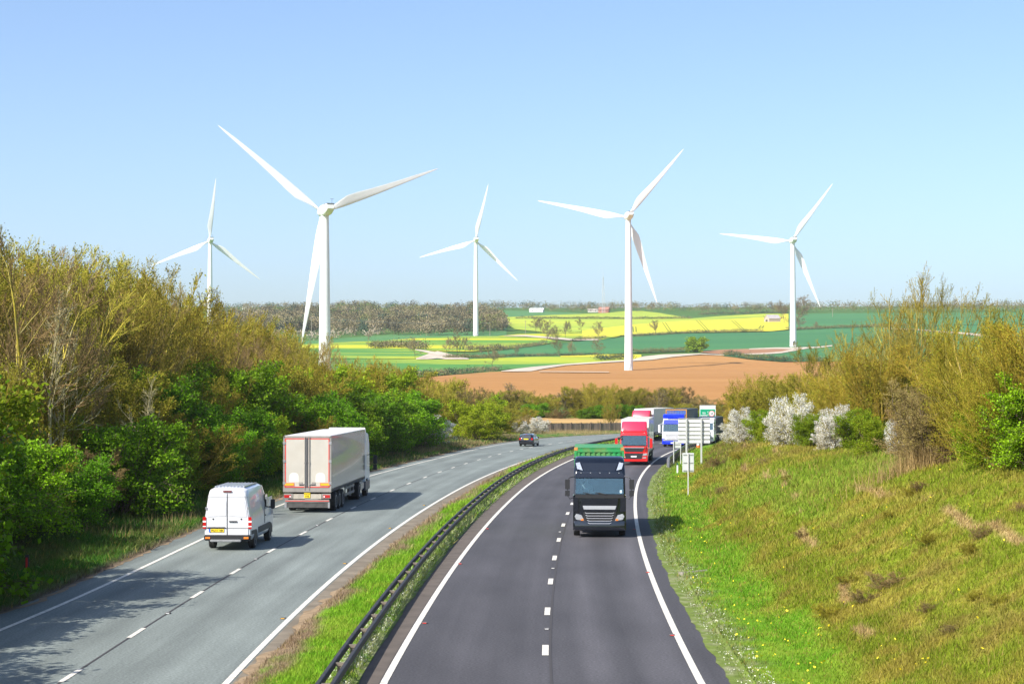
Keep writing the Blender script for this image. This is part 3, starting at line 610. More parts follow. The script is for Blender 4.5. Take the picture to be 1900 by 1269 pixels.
b.build("lattice_tower", m_galv, t)
MB().tube([(0, 0, Hm * .8), (0, 0, Hm)], .18, 5).build("top_pole", m_galv, t)
for zz, q in ((22, 1.7), (26, -1.6), (30, 1.3)):
    MB().lathe_x([(0, .3), (.3, 1.0), (.35, 1.0), (.4, .1)], q, 0, zz, 12).build("dish", mat("pale_dish", (.7, .7, .7)), t)
def house(label, px, py, w, l, h, rh, rz, wallc, roofc, cat="house", wins=True, group=None):
    X, Y, Z = [float(v[0]) for v in onterrain(px, py)]
    t = empty("barn" if cat == "barn" else "house", label, cat, (X, Y, Z - .2), rz, group)
    mw = mat("wall_%d" % int(wallc[0] * 1000), wallc, rough=.9, noise=.1, scale=.6); mr_ = mat("roof_%d" % int(roofc[0] * 1000), roofc, rough=.8, noise=.12, scale=.8)
    MB().prism([(-w / 2, 0), (w / 2, 0), (w / 2, h), (0, h + rh), (-w / 2, h)], 'y', -l / 2, l / 2).build("wall", mw, t)
    MB().prism([(-w / 2 - .4, h - .3 * rh / w), (0, h + rh + .05), (w / 2 + .4, h - .3 * rh / w), (w / 2 + .4, h + .25), (0, h + rh + .4), (-w / 2 - .4, h + .25)], 'y', -l / 2 - .4, l / 2 + .4).build("roof", mr_, t)
    dk = mat("dark_opening", (.03, .03, .035), rough=.3)
    if cat == "barn":
        MB().box(-w * .18, w * .18, -l / 2 - .05, -l / 2 + .1, 0, h * .8).build("door", dk, t)
    elif wins:
        for i in range(3):
            MB().box(-w / 2 - .05, -w / 2 + .1, -l / 2 + l * (i + .6) / 3.4, -l / 2 + l * (i + .6) / 3.4 + 1, h * .5, h * .5 + 1.1).build("window", dk, t)
            MB().box(-w / 2 + w * (i + .6) / 3.6, -w / 2 + w * (i + .6) / 3.6 + 1, -l / 2 - .05, -l / 2 + .1, h * .5, h * .5 + 1.1).build("window", dk, t)
    return t
house("grey-roofed field barn in the bright yellow rape field", 1433, 598.5, 10, 12, 3.6, 3.6, rad(-70), (.42, .34, .30), (.40, .36, .36), "barn")
house("small pale house on the far left skyline by the green field", 456, 574, 8, 9, 4, 3, rad(20), (.75, .72, .66), (.3, .22, .18))
house("white farm building below dark trees on the skyline, right of centre", 996, 580, 9, 16, 3, 2, rad(80), (.8, .8, .8), (.75, .75, .76))
house("red-brick house at the foot of the lattice mast", 1121, 580.5, 9, 12, 3.5, 3, rad(75), (.45, .20, .13), (.36, .17, .12))
house("long low pale house on the skyline left of the mast", 1105, 579.5, 7, 18, 2.4, 1.8, rad(85), (.62, .58, .52), (.45, .4, .36))
m_pole = mat("weathered_wood_pole", (.30, .25, .20), rough=.9)
for (px, py, h, lb) in ((578, 632, 17, "power pole in front of the hillside wood, left of the largest tower"), (909, 624, 11, "wooden power pole right of the centre turbine foot"), (975, 620, 11, "wooden power pole among bare trees, right of the plain pole"), (1545, 589, 9, "pale wooden pole in the right dark green field")):
    X, Y, Z = [float(v[0]) for v in onterrain(px, py)]
    t = empty("power_pole", lb, "power pole", (X, Y, Z), rad(30), "power poles on the far fields")
    MB().tube([(0, 0, -.5), (0, 0, h)], [.22, .16], 8).build("post", m_pole, t)
    MB().box(-1.1, 1.1, -.1, .1, h - .9, h - .65).build("crossarm", m_pole, t)
# power line along the wood
p0 = [float(v[0]) for v in onterrain(578, 632)]; p1 = [float(v[0]) for v in onterrain(909, 624)]
wr = MB(); wr.tube([(p0[0] + (p1[0] - p0[0]) * u, p0[1] + (p1[1] - p0[1]) * u, (p0[2] + 16.5) * (1 - u) + (p1[2] + 10.4) * u - 4 * 2 * u * (1 - u)) for u in np.linspace(0, 1, 24)], .045, 4)
tag(wr.build("power_line", m_galv), "sagging power line strung across the front of the hillside wood", "power line")

# ------------------------------------------------------------------ vehicles (local frame: +Y is the way it drives, +X its right side)
m_black = mat("black_rubber_and_plastic", (.018, .018, .02), rough=.55)
m_tyre = mat("dusty_tyre_rubber", (.03, .029, .028), rough=.85, noise=.2, scale=4)
m_rim = mat("steel_wheel_rim", (.45, .45, .46), rough=.35, metal=.6, noise=.15, scale=5)
m_chass = mat("dark_chassis_steel", (.04, .04, .045), rough=.7, noise=.3, scale=3)
m_glass = mat("tinted_vehicle_glass", (.02, .028, .03), rough=.03, spec=1., coat=1.)
m_lamp = mat("clear_headlamp_glass", (.62, .65, .68), rough=.08, metal=.55, coat=1., noise=.25, scale=14)
m_red = mat("red_tail_lamp", (.45, .012, .012), rough=.2, coat=1.)
m_redp = mat("red_reflective_marking", (.62, .06, .05), rough=.5, noise=.1, scale=5)
m_orange = mat("orange_lens", (.85, .22, .02), rough=.25, coat=.5)
m_amber = mat("yellow_reflector_board", (.85, .42, .02), rough=.5)
m_plate = mat("yellow_number_plate", (.85, .62, .02), rough=.45)
m_wplate = mat("white_number_plate", (.8, .8, .78), rough=.4)
m_ink = mat("black_plate_lettering", (.02, .02, .02), rough=.5)
m_blue = mat("blue_plate_band", (.02, .12, .6), rough=.45)
m_wpaint = mat("white_van_paint", (.66, .67, .70), rough=.28, coat=.6, noise=.03, scale=1.5, dirt=(.55, .54, .52, .35), dscale=2.2)
m_chrome = mat("brushed_chrome_trim", (.50, .51, .54), rough=.3, metal=.35)
m_interior = mat("dark_cab_interior", (.07, .085, .09), rough=.8, noise=.3, scale=5)

def windscreen_mat():
    m = bpy.data.materials.new("laminated_windscreen"); m.use_nodes = True; N = m.node_tree.nodes; L = m.node_tree.links; N.clear()
    o = N.new("ShaderNodeOutputMaterial"); g = N.new("ShaderNodeBsdfGlossy"); g.inputs["Roughness"].default_value = .03; g.inputs[0].default_value = (.72, .90, .90, 1)
    t = N.new("ShaderNodeBsdfTransparent"); t.inputs[0].default_value = (.62, .75, .74, 1); fr = N.new("ShaderNodeFresnel"); fr.inputs[0].default_value = 1.75
    a = N.new("ShaderNodeMath"); a.operation = 'ADD'; a.inputs[1].default_value = .08; L.new(fr.outputs[0], a.inputs[0])
    mx = N.new("ShaderNodeMixShader"); L.new(a.outputs[0], mx.inputs[0]); L.new(t.outputs[0], mx.inputs[1]); L.new(g.outputs[0], mx.inputs[2]); L.new(mx.outputs[0], o.inputs[0]); return m
m_screen = windscreen_mat()

def text_mesh(name, txt, size, m, parent, loc, rot, ext=.004, w=None, align='CENTER'):
    cu = bpy.data.curves.new(name, 'FONT'); cu.body = txt; cu.size = size; cu.extrude = ext; cu.align_x = align; cu.align_y = 'CENTER'
    o = bpy.data.objects.new(name, cu); COL.objects.link(o); dg = bpy.context.evaluated_depsgraph_get(); me = bpy.data.meshes.new_from_object(o.evaluated_get(dg))
    bpy.data.objects.remove(o); me.name = name; me.materials.clear(); me.materials.append(m)
    q = newobj(name, me, parent)
    if w:
        xs = [v.co.x for v in me.vertices]; k = w / (max(xs) - min(xs))
        for v in me.vertices: v.co.x *= k
    q.location = loc; q.rotation_euler = rot; return q

def wheel(root, x, y, r=.5, w=.3, dual=False, side=1):
    """x is the outer face; side +1 right, -1 left"""
    mb = MB(); W = w * (2.1 if dual else 1)
    a, b_ = (x - W, x) if side > 0 else (x, x + W)
    mb.lathe_x([(0, r * .62), (0, r * .93), (.03, r), (W - .03, r), (W, r * .93), (W, r * .62)], a, y, r, 24)
    t = mb.build("wheel", m_tyre, root, smooth=True)
    mb = MB(); q = (lambda d: (W - d) if side > 0 else d)
    pr = [(q(.10), r * .05), (q(.02) if not dual else q(.12), r * .2), (q(.05) if not dual else q(.16), r * .28), (q(.09), r * .5), (q(-.004), r * .58), (q(-.004), r * .66), (q(.02), r * .66)]
    mb.lathe_x(pr, a, y, r, 20); rim = mb.build("rim", m_rim, t, smooth=True); return t

def inset(pts, d):
    n = len(pts); out = []; ar = sum(pts[i][0] * pts[(i + 1) % n][1] - pts[(i + 1) % n][0] * pts[i][1] for i in range(n)); sg = 1 if ar > 0 else -1
    for i in range(n):
        p0, p1, p2 = Vector(pts[i - 1]), Vector(pts[i]), Vector(pts[(i + 1) % n]); e1 = (p1 - p0).normalized(); e2 = (p2 - p1).normalized()
        n1 = Vector((-e1.y, e1.x)) * sg; n2 = Vector((-e2.y, e2.x)) * sg; b = (n1 + n2); b = b / max(b.length_squared, .3) * 2 * .5
        out.append(tuple(p1 + b * d * 1.0))
    return out
def wide(mb, prof_, w, r=.07, top=None):
    """side profile (y,z) extruded across, edges rounded; top(z) scales the half width"""
    sl = [(-1, r), (-1 + r / (w / 2) * .35, r * .3), (-1 + r / (w / 2) * 1.1, 0), (0, 0), (1 - r / (w / 2) * 1.1, 0), (1 - r / (w / 2) * .35, r * .3), (1, r)]
    rings = []
    for f, d in sl:
        p = inset(prof_, d) if d else prof_
        rings.append([(f * w / 2 * (top(z) if top else 1), y, z) for y, z in p])
    mb.loft(rings); return mb

def plate(root, name, pts, y, th, m, bevel=.0, slope=None, parent=None, smooth=False):
    """front-face panel: pts (x,z) polygon, thickness th in y; slope(z) shifts y"""
    sl = slope or (lambda z: 0)
    n = len(pts); v = [(p[0], y + sl(p[1]), p[1]) for p in pts] + [(p[0], y - th + sl(p[1]), p[1]) for p in pts]
    mb = MB(); mb.add(v, [tuple(range(n)), tuple(range(n, 2 * n))[::-1]] + [(i, (i + 1) % n, n + (i + 1) % n, n + i) for i in range(n)])
    return mb.build(name, m, parent or root, bevel=bevel, smooth=smooth)
def rect(x0, x1, z0, z1, c=0.): return [(x0 + c, z0), (x1 - c, z0), (x1, z0 + c), (x1, z1 - c), (x1 - c, z1), (x0 + c, z1), (x0, z1 - c), (x0, z0 + c)] if c else [(x0, z0), (x1, z0), (x1, z1), (x0, z1)]
mirx = lambda pts: [(-x, z) for x, z in pts][::-1]

def cab(root, paint, H, style, paint2=None, sill=1.72, head=2.72, low=None):
    W = 2.48; fr = lambda z: 0.0 if z < sill else -(z - sill) * .13
    p2 = paint2 or paint
    mb = MB(); wide(mb, [(-.02, .36), (0, .6), (.03, 1.1), (0, sill), (-2.2, sill), (-2.2, .75), (-1.9, .72), (-1.75, 1.02), (-.95, 1.02), (-.8, .4)], W, .10)
    body = mb.build("cab_body", paint, root, smooth=True)
    yh = fr(head)
    mb = MB(); wide(mb, [(yh + .02, head), (yh - .03, head + .25), (yh - .16, H - .55), (yh - .42, H - .16), (yh - .75, H), (-2.15, H + .02), (-2.2, H - .1), (-2.2, head)], W - .04, .16, top=lambda z: 1 - max(0, z - head) * .055)
    roof = mb.build("cab_roof", p2, root, smooth=True)
    mb = MB(); mb.box(-W / 2 + .05, W / 2 - .05, -2.2, -2.1, sill, head)
    for sx in (-1, 1):
        mb.add([(sx * (W / 2 - .10), .0, sill), (sx * (W / 2 - .01), -.02, sill), (sx * (W / 2 - .01), -.22, sill), (sx * (W / 2 - .1), -.22, sill), (sx * (W / 2 - .12), yh, head), (sx * (W / 2 - .03), yh - .02, head), (sx * (W / 2 - .03), yh - .24, head), (sx * (W / 2 - .12), yh - .24, head)], [(0, 3, 2, 1), (4, 5, 6, 7), (0, 1, 5, 4), (1, 2, 6, 5), (2, 3, 7, 6), (3, 0, 4, 7)])
        mb.box(sx * (W / 2 - .08) - .04, sx * (W / 2 - .08) + .04, -2.2, -1.25, sill, head)
    mb.build("window_pillar", paint, root)
    for sx in (-1, 1):
        MB().prism([(-.18, sill + .02), (-1.27, sill + .02), (-1.27, head - .02), (-.32, head - .02)], 'x', sx * (W / 2 - .06) - .01, sx * (W / 2 - .06) + .01).build("side_window", m_glass, root)
        MB().prism([(-.08, .62), (-1.3, 1.0), (-1.3, sill - .04), (-.08, sill - .04)], 'x', sx * W / 2 - .012, sx * W / 2 + .012).build("door", paint, root, bevel=.01)
    plate(root, "windscreen", [(-W / 2 + .1, sill + .03), (W / 2 - .1, sill + .03), (W / 2 - .13, head - .02), (-W / 2 + .13, head - .02)], .01, .02, m_screen, slope=fr)
    ib = MB(); ib.box(-W / 2 + .1, W / 2 - .1, -.55, -.1, sill - .12, sill + .12); ib.box(-.95, -.35, -1.45, -.95, sill - .1, sill + .75); ib.box(.35, .95, -1.45, -.95, sill - .1, sill + .75)
    ib.box(-W / 2 + .1, W / 2 - .1, -2.1, -1.9, sill, head).build("interior", m_interior, root)
    for sx in (-1, 1): wheel(root, sx * 1.24, -1.36, .5, .3, side=sx)
    mb = MB(); mb.box(-.45, .45, -6.0, -2.0, .62, .88); mb.box(-1.2, 1.2, -3.6, -2.5, .45, .95); mb.build("chassis", m_chass, root)
    return body

def mirrors(root, m, z=2.1, shape="tall", dx=.38, m_arm=None):
    for sx in (-1, 1):
        x0 = sx * 1.24; a = MB()
        a.tube([(x0 * .96, -.05, z + .55), (x0 + sx * dx * .7, .08, z + .5), (x0 + sx * dx, .1, z + .35), (x0 + sx * dx, .1, z - .35), (x0 + sx * dx * .6, .08, z - .5), (x0 * .97, -.03, z - .42)], .022, 6)
        if shape == "tall":
            a.box(min(x0 + sx * (dx - .1), x0 + sx * (dx + .12)), max(x0 + sx * (dx - .1), x0 + sx * (dx + .12)), .0, .14, z - .04, z + .42)
            a.box(min(x0 + sx * (dx - .1), x0 + sx * (dx + .12)), max(x0 + sx * (dx - .1), x0 + sx * (dx + .12)), .0, .14, z - .36, z - .1)
        else:
            a.box(min(x0 + sx * (dx - .14), x0 + sx * (dx + .1)), max(x0 + sx * (dx - .14), x0 + sx * (dx + .1)), -.04, .14, z - .45, z + .4)
        a.build("mirror", m, root, bevel=.03)

def semitrailer(root, y0, L_, m_side, m_front, z0=1.15, H=4.0, rear=None, wheels=(-8.6, -9.9, -11.2), roofm=None):
    """box body from y0 back; returns the box"""
    W = 2.55
    bx = MB().box(-W / 2, W / 2, y0 - L_, y0, z0, H).build("trailer_body", m_side, root, bevel=.03)
    MB().box(-W / 2 + .04, W / 2 - .04, y0 - .05, y0 + .012, z0 + .05, H - .03).build("bulkhead", m_front, root)
    if roofm: MB().box(-W / 2 + .05, W / 2 - .05, y0 - L_ + .05, y0 - .05, H - .01, H + .015).build("trailer_roof", roofm, root)
    fr = MB(); fr.box(-.5, .5, y0 - L_ + .3, y0 - .3, .82, z0); fr.box(-W / 2 - .01, W / 2 + .01, y0 - L_ + .02, y0 - .02, z0 - .1, z0 + .06)
    fr.build("trailer_frame", m_chass, root)
    for wy in wheels:
        for sx in (-1, 1): wheel(root, sx * 1.26, y0 + wy, .5, .32, side=sx)
    for sx in (-1, 1):
        g = MB()
        for zz in (.58, .86): g.box(sx * 1.2 - .02, sx * 1.2 + .02, y0 - 7.4, y0 - 3.6, zz, zz + .12)
        g.box(sx * .62 - .06, sx * .62 + .06, y0 - 3.2, y0 - 3.0, .35, z0); g.build("side_guard", m_rim, root)
        for wy in wheels: MB().prism([(y0 + wy - .6, .75), (y0 + wy - .45, 1.04), (y0 + wy + .45, 1.04), (y0 + wy + .6, .75), (y0 + wy + .5, .75), (y0 + wy + .4, .99), (y0 + wy - .4, .99), (y0 + wy - .5, .75)], 'x', sx * 1.1 - .16, sx * 1.1 + .16).build("mudguard", m_black, root)
    return bx
def place(root, px, py, s_shift=0., facing=1, scale=1., turn=0.):
    x, y = ground(px, py); s, o = so(x, y); h = heading(float(s[0])) + rad(turn)
    root.location = (float(x), float(y), float(prof(math.hypot(x, y))) + .008); root.rotation_euler = (0, 0, -h + (PI if facing < 0 else 0)); root.scale = (scale,) * 3

# --- white panel van, seen from behind (origin: rear bumper centre)
van = empty("panel_van", "white high-roofed panel van driving behind the white box trailer", "van")
W = 1.99
def vring(y, zr, wb, wt, zb=.42):
    p = [(-wb * .93, zb), (-wb, zb + .12), (-wb * 1.0, 1.0), (-wb * .995, 1.35), (-(wb * .35 + wt * .65), 1.95), (-wt, zr - .30), (-wt * .93, zr - .10), (-wt * .72, zr - .015), (0, zr)]
    p = p + [(-x, z) for x, z in p[:-1]][::-1]; return [(x, y, z) for x, z in p]
mb = MB(); mb.loft([vring(.10, 2.54, .955, .80), vring(.16, 2.6, .985, .83), vring(.5, 2.66, .995, .85), vring(3.6, 2.68, .995, .85), vring(4.25, 2.62, .99, .83), vring(4.75, 2.35, .985, .80), vring(5.25, 1.72, .97, .83), vring(5.45, 1.5, .95, .86), vring(6.3, 1.22, .93, .84), vring(6.5, .9, .88, .8)])
body = mb.build("body", m_wpaint, van, smooth=True)
m_wroof = mat("ribbed_grey_white_roof", (.40, .43, .48), rough=.3, coat=.5, noise=.35, scale=14)
rf = MB()
for i in range(9): rf.box(-.62 + i * .15, -.62 + i * .15 + .07, .5, 3.5, 2.655, 2.70)
rf.build("roof_rib", m_wroof, van)
m_crev = mat("dark_door_gap", (.06, .06, .065), rough=.8)
for sx in (-1, 1):
    d = plate(van, "rear_door", [(sx * .012, .56), (sx * .90, .56), (sx * .915, 1.3), (sx * .80, 2.1), (sx * .74, 2.36), (sx * .012, 2.42)][::(1 if sx > 0 else -1)], .115, .05, m_wpaint, bevel=.015)
    plate(van, "door_recess", [(sx * .05, 1.45), (sx * .84, 1.42), (sx * .75, 2.0), (sx * .72, 2.08), (sx * .05, 2.1)], .062, .012, m_wpaint, bevel=.01, parent=d)
    plate(van, "tail_lamp", rect(sx * .97 - .07, sx * .97 + .07, .92, 1.42, .02), .10, .06, m_red, parent=van)
    for z0_, z1_ in ((1.19, 1.26), (1.0, 1.04)): MB().box(sx * .97 - .072, sx * .97 + .072, .036, .05, z0_, z1_).build("lamp_lens", m_wplate, van)
    k = MB(); k.prism([(sx * .6 + .035 * math.cos(a_), 1.33 + .035 * math.sin(a_)) for a_ in np.linspace(0, 2 * PI, 9)[:-1]], 'y', .045, .06); k.build("lock_button", m_black, d)
    MB().box(sx * .90 - .03, sx * .90 + .03, .03, .07, 1.74, 1.84).build("hinge", m_rim, d)
    plate(van, "bumper_reflector", rect(sx * .82 - .1, sx * .82 + .1, .50, .58), .0, .03, m_orange)
for z0_, z1_ in ((.93, .95),): MB().box(-.9, .9, .055, .064, z0_, z1_).build("door_crease", m_crev, van)
MB().box(-.012, .012, .06, .064, .56, 2.4).build("door_gap", m_crev, van)
MB().box(-.88, .88, .062, .068, 2.24, 2.25).build("door_crease", m_crev, van)
plate(van, "high_brake_lamp", rect(-.18, .18, 2.47, 2.53), .1, .05, mat("dark_red_lens", (.16, .02, .02), rough=.3))
MB().box(-.85, -.08, .03, .07, .945, .99).build("plate_light_bar", m_black, van)
plate(van, "number_plate", rect(-.74, -.14, .78, .91), .055, .02, m_plate)
MB().box(-.78, -.71, .03, .052, .78, .91).build("plate_band", m_blue, van)
tx = text_mesh("plate_lettering", "KU11 VJR", .105, m_ink, van, (-.42, .028, .845), (PI / 2, 0, 0), w=.5)
MB().box(.08, .42, .02, .07, 1.21, 1.25).build("door_handle", m_black, van)
bp = MB(); bp.box(-.99, .99, .0, .35, .42, .66); bp.build("rear_bumper", m_black, van, bevel=.04)
MB().box(-.72, .60, -.05, .1, .37, .47).build("rear_step", m_rim, van, bevel=.02)
for sx in (-1, 1):
    s_ = MB(); s_.box(sx * .995 - .012, sx * .995 + .02, .3, 1.0, .66, .82); s_.box(sx * .995 - .012, sx * .995 + .02, 2.0, 5.0, .60, .86); s_.build("side_moulding", mat("dark_grey_moulding", (.05, .055, .06), rough=.6), van)
    for wy in (1.35, 5.25):
        wheel(van, sx * .985, wy, .36, .26, side=sx)
        MB().prism([(wy + .46 * math.cos(a_), .36 + .46 * math.sin(a_)) for a_ in np.linspace(0, PI, 12)], 'x', sx * .99 - .02, sx * .99 + .014).build("wheel_arch", m_black, van)
    MB().prism([(4.0, 1.48), (5.0, 1.48), (4.55, 2.15), (4.0, 2.15)], 'x', sx * .93 - .05, sx * .93 + .02).build("side_window", m_glass, van)
    mr2 = MB(); mr2.box(min(sx * 1.05, sx * 1.24), max(sx * 1.05, sx * 1.24), 4.85, 5.0, 1.45, 1.88); mr2.box(min(sx * .93, sx * 1.1), max(sx * .93, sx * 1.1), 4.88, 4.97, 1.5, 1.56); mr2.build("door_mirror", m_black, van, bevel=.03)
    MB().box(sx * .998 - .01, sx * .998 + .012, 3.62, 3.64, .9, 2.1).build("door_gap", m_crev, van)
    MB().box(sx * .998 - .01, sx * .998 + .014, 3.75, 3.9, 1.22, 1.27).build("door_handle", m_black, van)
place(van, 421, 1021.5, scale=1.03)

# --- white box semitrailer, seen from behind (origin: rear end centre on the ground)
lw = empty("box_lorry", "articulated lorry with dirty white box trailer and red-edged rear doors", "lorry")
m_side = mat("grimy_shade_tinted_trailer_side", (.22, .25, .31), rough=.22, coat=.4, noise=.08, scale=.6, dirt=(.27, .265, .26, .7), dscale=.8)  # white side with shade and reflected sky put into its blue-grey base, plus grime
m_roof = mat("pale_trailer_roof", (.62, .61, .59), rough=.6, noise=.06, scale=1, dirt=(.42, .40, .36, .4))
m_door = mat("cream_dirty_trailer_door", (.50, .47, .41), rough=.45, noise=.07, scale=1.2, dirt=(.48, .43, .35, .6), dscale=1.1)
m_frame = mat("grey_trailer_door_frame", (.26, .24, .22), rough=.6, noise=.15, scale=2)
m_clean = mat("wiped_clean_white_patch", (.68, .66, .60), rough=.5)
L_ = 13.6; W = 2.55; H = 4.02; Z0 = 1.18
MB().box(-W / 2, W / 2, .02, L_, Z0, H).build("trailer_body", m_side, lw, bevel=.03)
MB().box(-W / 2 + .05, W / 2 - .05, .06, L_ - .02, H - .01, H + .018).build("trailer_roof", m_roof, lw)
fb = MB(); fb.box(-W / 2, -W / 2 + .09, -.03, .02, Z0, H); fb.box(W / 2 - .09, W / 2, -.03, .02, Z0, H); fb.box(-W / 2, W / 2, -.03, .02, H - .1, H); fb.box(-W / 2, W / 2, -.06, .04, Z0 - .10, Z0 + .12)
fb.build("rear_frame", m_frame, lw)
for sx in (-1, 1):
    x0, x1 = (sx * .022, sx * (W / 2 - .10)); x0, x1 = min(x0, x1), max(x0, x1)
    d = MB().box(x0, x1, -.035, .02, Z0 + .13, H - .11).build("rear_door", m_door, lw, bevel=.008)
    rd = MB(); xo = x1 - .05 if sx > 0 else x0
    rd.box(xo, xo + .05, -.042, -.03, Z0 + .13, H - .12); rd.box(x0 + .02, x1, -.042, -.03, H - .17, H - .12); rd.box(x0 + .02, x1, -.042, -.03, Z0 + .14, Z0 + .19); rd.build("red_reflective_tape", m_redp, d)
    MB().box(sx * .95 - .27, sx * .95 + .27, -.05, -.03, Z0 + .22, Z0 + .38).build("marker_board_edge", m_redp, d)
    MB().box(sx * .95 - .24, sx * .95 + .24, -.056, -.03, Z0 + .245, Z0 + .36).build("marker_board", m_amber, d)
    br = MB()
    for q in (.12, ): br.tube([(sx * q, -.07, Z0 + .02), (sx * q, -.07, H - .05)], .022, 8)
    br.box(sx * .12 - .04, sx * .12 + .04, -.09, -.03, H - .55 - .9, H - .47 - .9); br.build("locking_bar", m_frame, d)
    h_ = MB(); h_.tube([(sx * .12, -.08, Z0 + .32), (sx * .42, -.09, Z0 + .32)], .022, 6); h_.box(sx * .34 - .1, sx * .34 + .1, -.055, -.03, Z0 + .25, Z0 + .42); h_.build("door_handle", m_frame, d)
    for zz in (Z0 + .3, Z0 + 1.45, Z0 + 2.4): MB().box(sx * (W / 2 - .06) - .07, sx * (W / 2 - .06) + .07, -.06, -.02, zz, zz + .14).build("hinge", m_rim, d)
    pc = [(sx * .7 + .26 * math.cos(a_), Z0 + .42 + (.5 * max(0, math.sin(a_)) ** .35)) for a_ in np.linspace(0, PI, 12)]
    plate(lw, "clean_patch", pc, -.037, .004, m_clean, parent=d)
    lb = MB().box(sx * 1.0 - .24, sx * 1.0 + .24, -.02, .15, .74, 1.0).build("lamp_box", m_frame, lw)
    MB().box(sx * 1.03 - .19, sx * 1.03 + .18, -.035, .1, .77, .93).build("tail_lamp", m_red, lb, bevel=.01)
    MB().box(sx * .9 - .03, sx * .9 + .03, -.04, .1, .80, .88).build("reversing_lamp", m_wplate, lb)
MB().box(-.05, .05, -.05, .0, Z0 + .13, H - .11).build("door_seal", m_crev, lw)
MB().box(-.74, .74, .0, .1, .72, .98).build("rear_panel", mat("dirty_cream_panel", (.40, .36, .30), rough=.7, noise=.2, scale=3), lw)
MB().box(-.16, .16, -.03, .0, .78, 1.04).build("number_plate", m_plate, lw)
text_mesh("plate_lettering", "KX57\nFVB", .12, m_ink, lw, (0, -.034, .91), (PI / 2, 0, 0))
bp = MB().box(-W / 2 + .1, W / 2 - .1, -.03, .12, .55, .68).build("underrun_bar", m_frame, lw, bevel=.01)
MB().box(-W / 2 + .12, W / 2 - .12, -.036, -.02, .59, .63).build("red_reflective_tape", m_redp, bp)
MB().box(-W / 2 + .15, W / 2 - .15, .0, .03, .26, .54).build("spray_flap", mat("black_dusty_flap", (.07, .068, .066), rough=.8, noise=.4, scale=3), lw)
for sx in (-1, 1): MB().box(sx * (W / 2 - .13) - .05, sx * (W / 2 - .13) + .05, -.01, .05, .24, .55).build("flap_bracket", m_rim, lw)
fr = MB(); fr.box(-.5, .5, .2, L_ - .4, .82, Z0); fr.box(-W / 2, W / 2, .1, L_ - .05, Z0 - .1, Z0 + .08); fr.build("trailer_frame", m_chass, lw)
for wy in (1.9, 3.2, 4.5):
    for sx in (-1, 1): wheel(lw, sx * 1.26, wy, .5, .34, side=sx)
for sx in (-1, 1):
    g = MB()
    for zz in (.55, .9): g.box(sx * 1.22 - .02, sx * 1.22 + .02, 5.4, 9.2, zz, zz + .13)
    for yy in (5.6, 7.3, 9.0): g.box(sx * 1.2 - .03, sx * 1.2 + .03, yy, yy + .08, .5, 1.1)
    g.build("side_guard", m_frame, lw)
    MB().tube([(sx * .9, 9.8, .3), (sx * .9, 9.8, 1.1)], .08, 6).build("landing_leg", m_frame, lw)
    wheel(lw, sx * 1.25, 11.4, .5, .32, True, side=sx); wheel(lw, sx * 1.25, 14.9, .5, .3, side=sx)
    MB().box(sx * .9 - .3, sx * .9 + .3, 12.2, 13.9, .45, .95).build("fuel_tank", m_rim, lw, bevel=.08)
m_cabw = mat("pale_blue_cab_paint", (.60, .66, .74), rough=.3, coat=.6, noise=.05, scale=2)
mb = MB(); wide(mb, [(13.95, .9), (13.95, 3.5), (14.3, 3.85), (15.4, 3.75), (15.95, 3.1), (16.1, 1.7), (16.15, .5), (15.5, .45), (15.4, 1.0), (14.4, 1.0), (14.3, .6)], 2.48, .12); mb.build("cab_body", m_cabw, lw, smooth=True)
MB().prism([(13.9, 3.3), (13.9, 4.12), (14.05, 4.12), (14.5, 3.7), (14.5, 3.3)], 'x', -.95, 1.25).build("wind_deflector", mat("white_deflector", (.78, .77, .74), rough=.4), lw, bevel=.04)
for sx in (-1, 1):
    MB().prism([(14.9, 1.75), (15.95, 1.75), (15.75, 2.6), (14.9, 2.6)], 'x', sx * 1.235 - .01, sx * 1.235 + .012).build("side_window", m_glass, lw)
    mm_ = MB(); mm_.box(sx * 1.6 - .11, sx * 1.6 + .11, 15.9, 16.05, 1.9, 2.4); mm_.box(sx * 1.6 - .11, sx * 1.6 + .11, 15.9, 16.05, 1.5, 1.82); mm_.tube([(sx * 1.2, 15.95, 2.45), (sx * 1.6, 15.97, 2.35), (sx * 1.6, 15.97, 1.6), (sx * 1.2, 15.95, 1.5)], .03, 6); mm_.build("mirror", m_black, lw, bevel=.03)
    MB().box(sx * 1.12 - .14, sx * 1.12 + .14, 14.0, 16.1, .35, .95).build("cab_skirt", mat("dark_blue_skirt", (.03, .04, .08), rough=.4), lw, bevel=.04)
MB().box(-1.1, 1.1, 13.62, 13.9, 1.3, 3.0).build("cab_gap_shade", m_chass, lw)
place(lw, 570, 951, scale=1.07)

# --- small black hatchback
hc = empty("hatchback_car", "small black hatchback driving away in the distance, left carriageway", "car")
m_dk = mat("black_metallic_car_paint", (.012, .013, .02), rough=.2, coat=1., metal=.3)
def cring(y, zb, zs, zr, wb, wr): 
    p = [(-wb * .9, zb), (-wb, zb + .12), (-wb, zs - .12), (-wb * .95, zs), (-wr - .04, zr - .10), (-wr * .75, zr), (0, zr + .015)]; p = p + [(-x, z) for x, z in p[:-1]][::-1]; return [(x, y, z) for x, z in p]
mb = MB(); mb.loft([cring(0, .35, .80, .82, .80, .72), cring(.08, .25, .98, 1.0, .86, .74), cring(.3, .2, .98, 1.36, .87, .60), cring(.8, .2, .96, 1.44, .87, .60), cring(2.2, .2, .93, 1.43, .87, .60), cring(3.0, .2, .92, .97, .87, .68), cring(3.9, .22, .78, .82, .83, .62), cring(4.05, .35, .6, .64, .76, .55)])
mb.build("body", m_dk, hc, smooth=True)
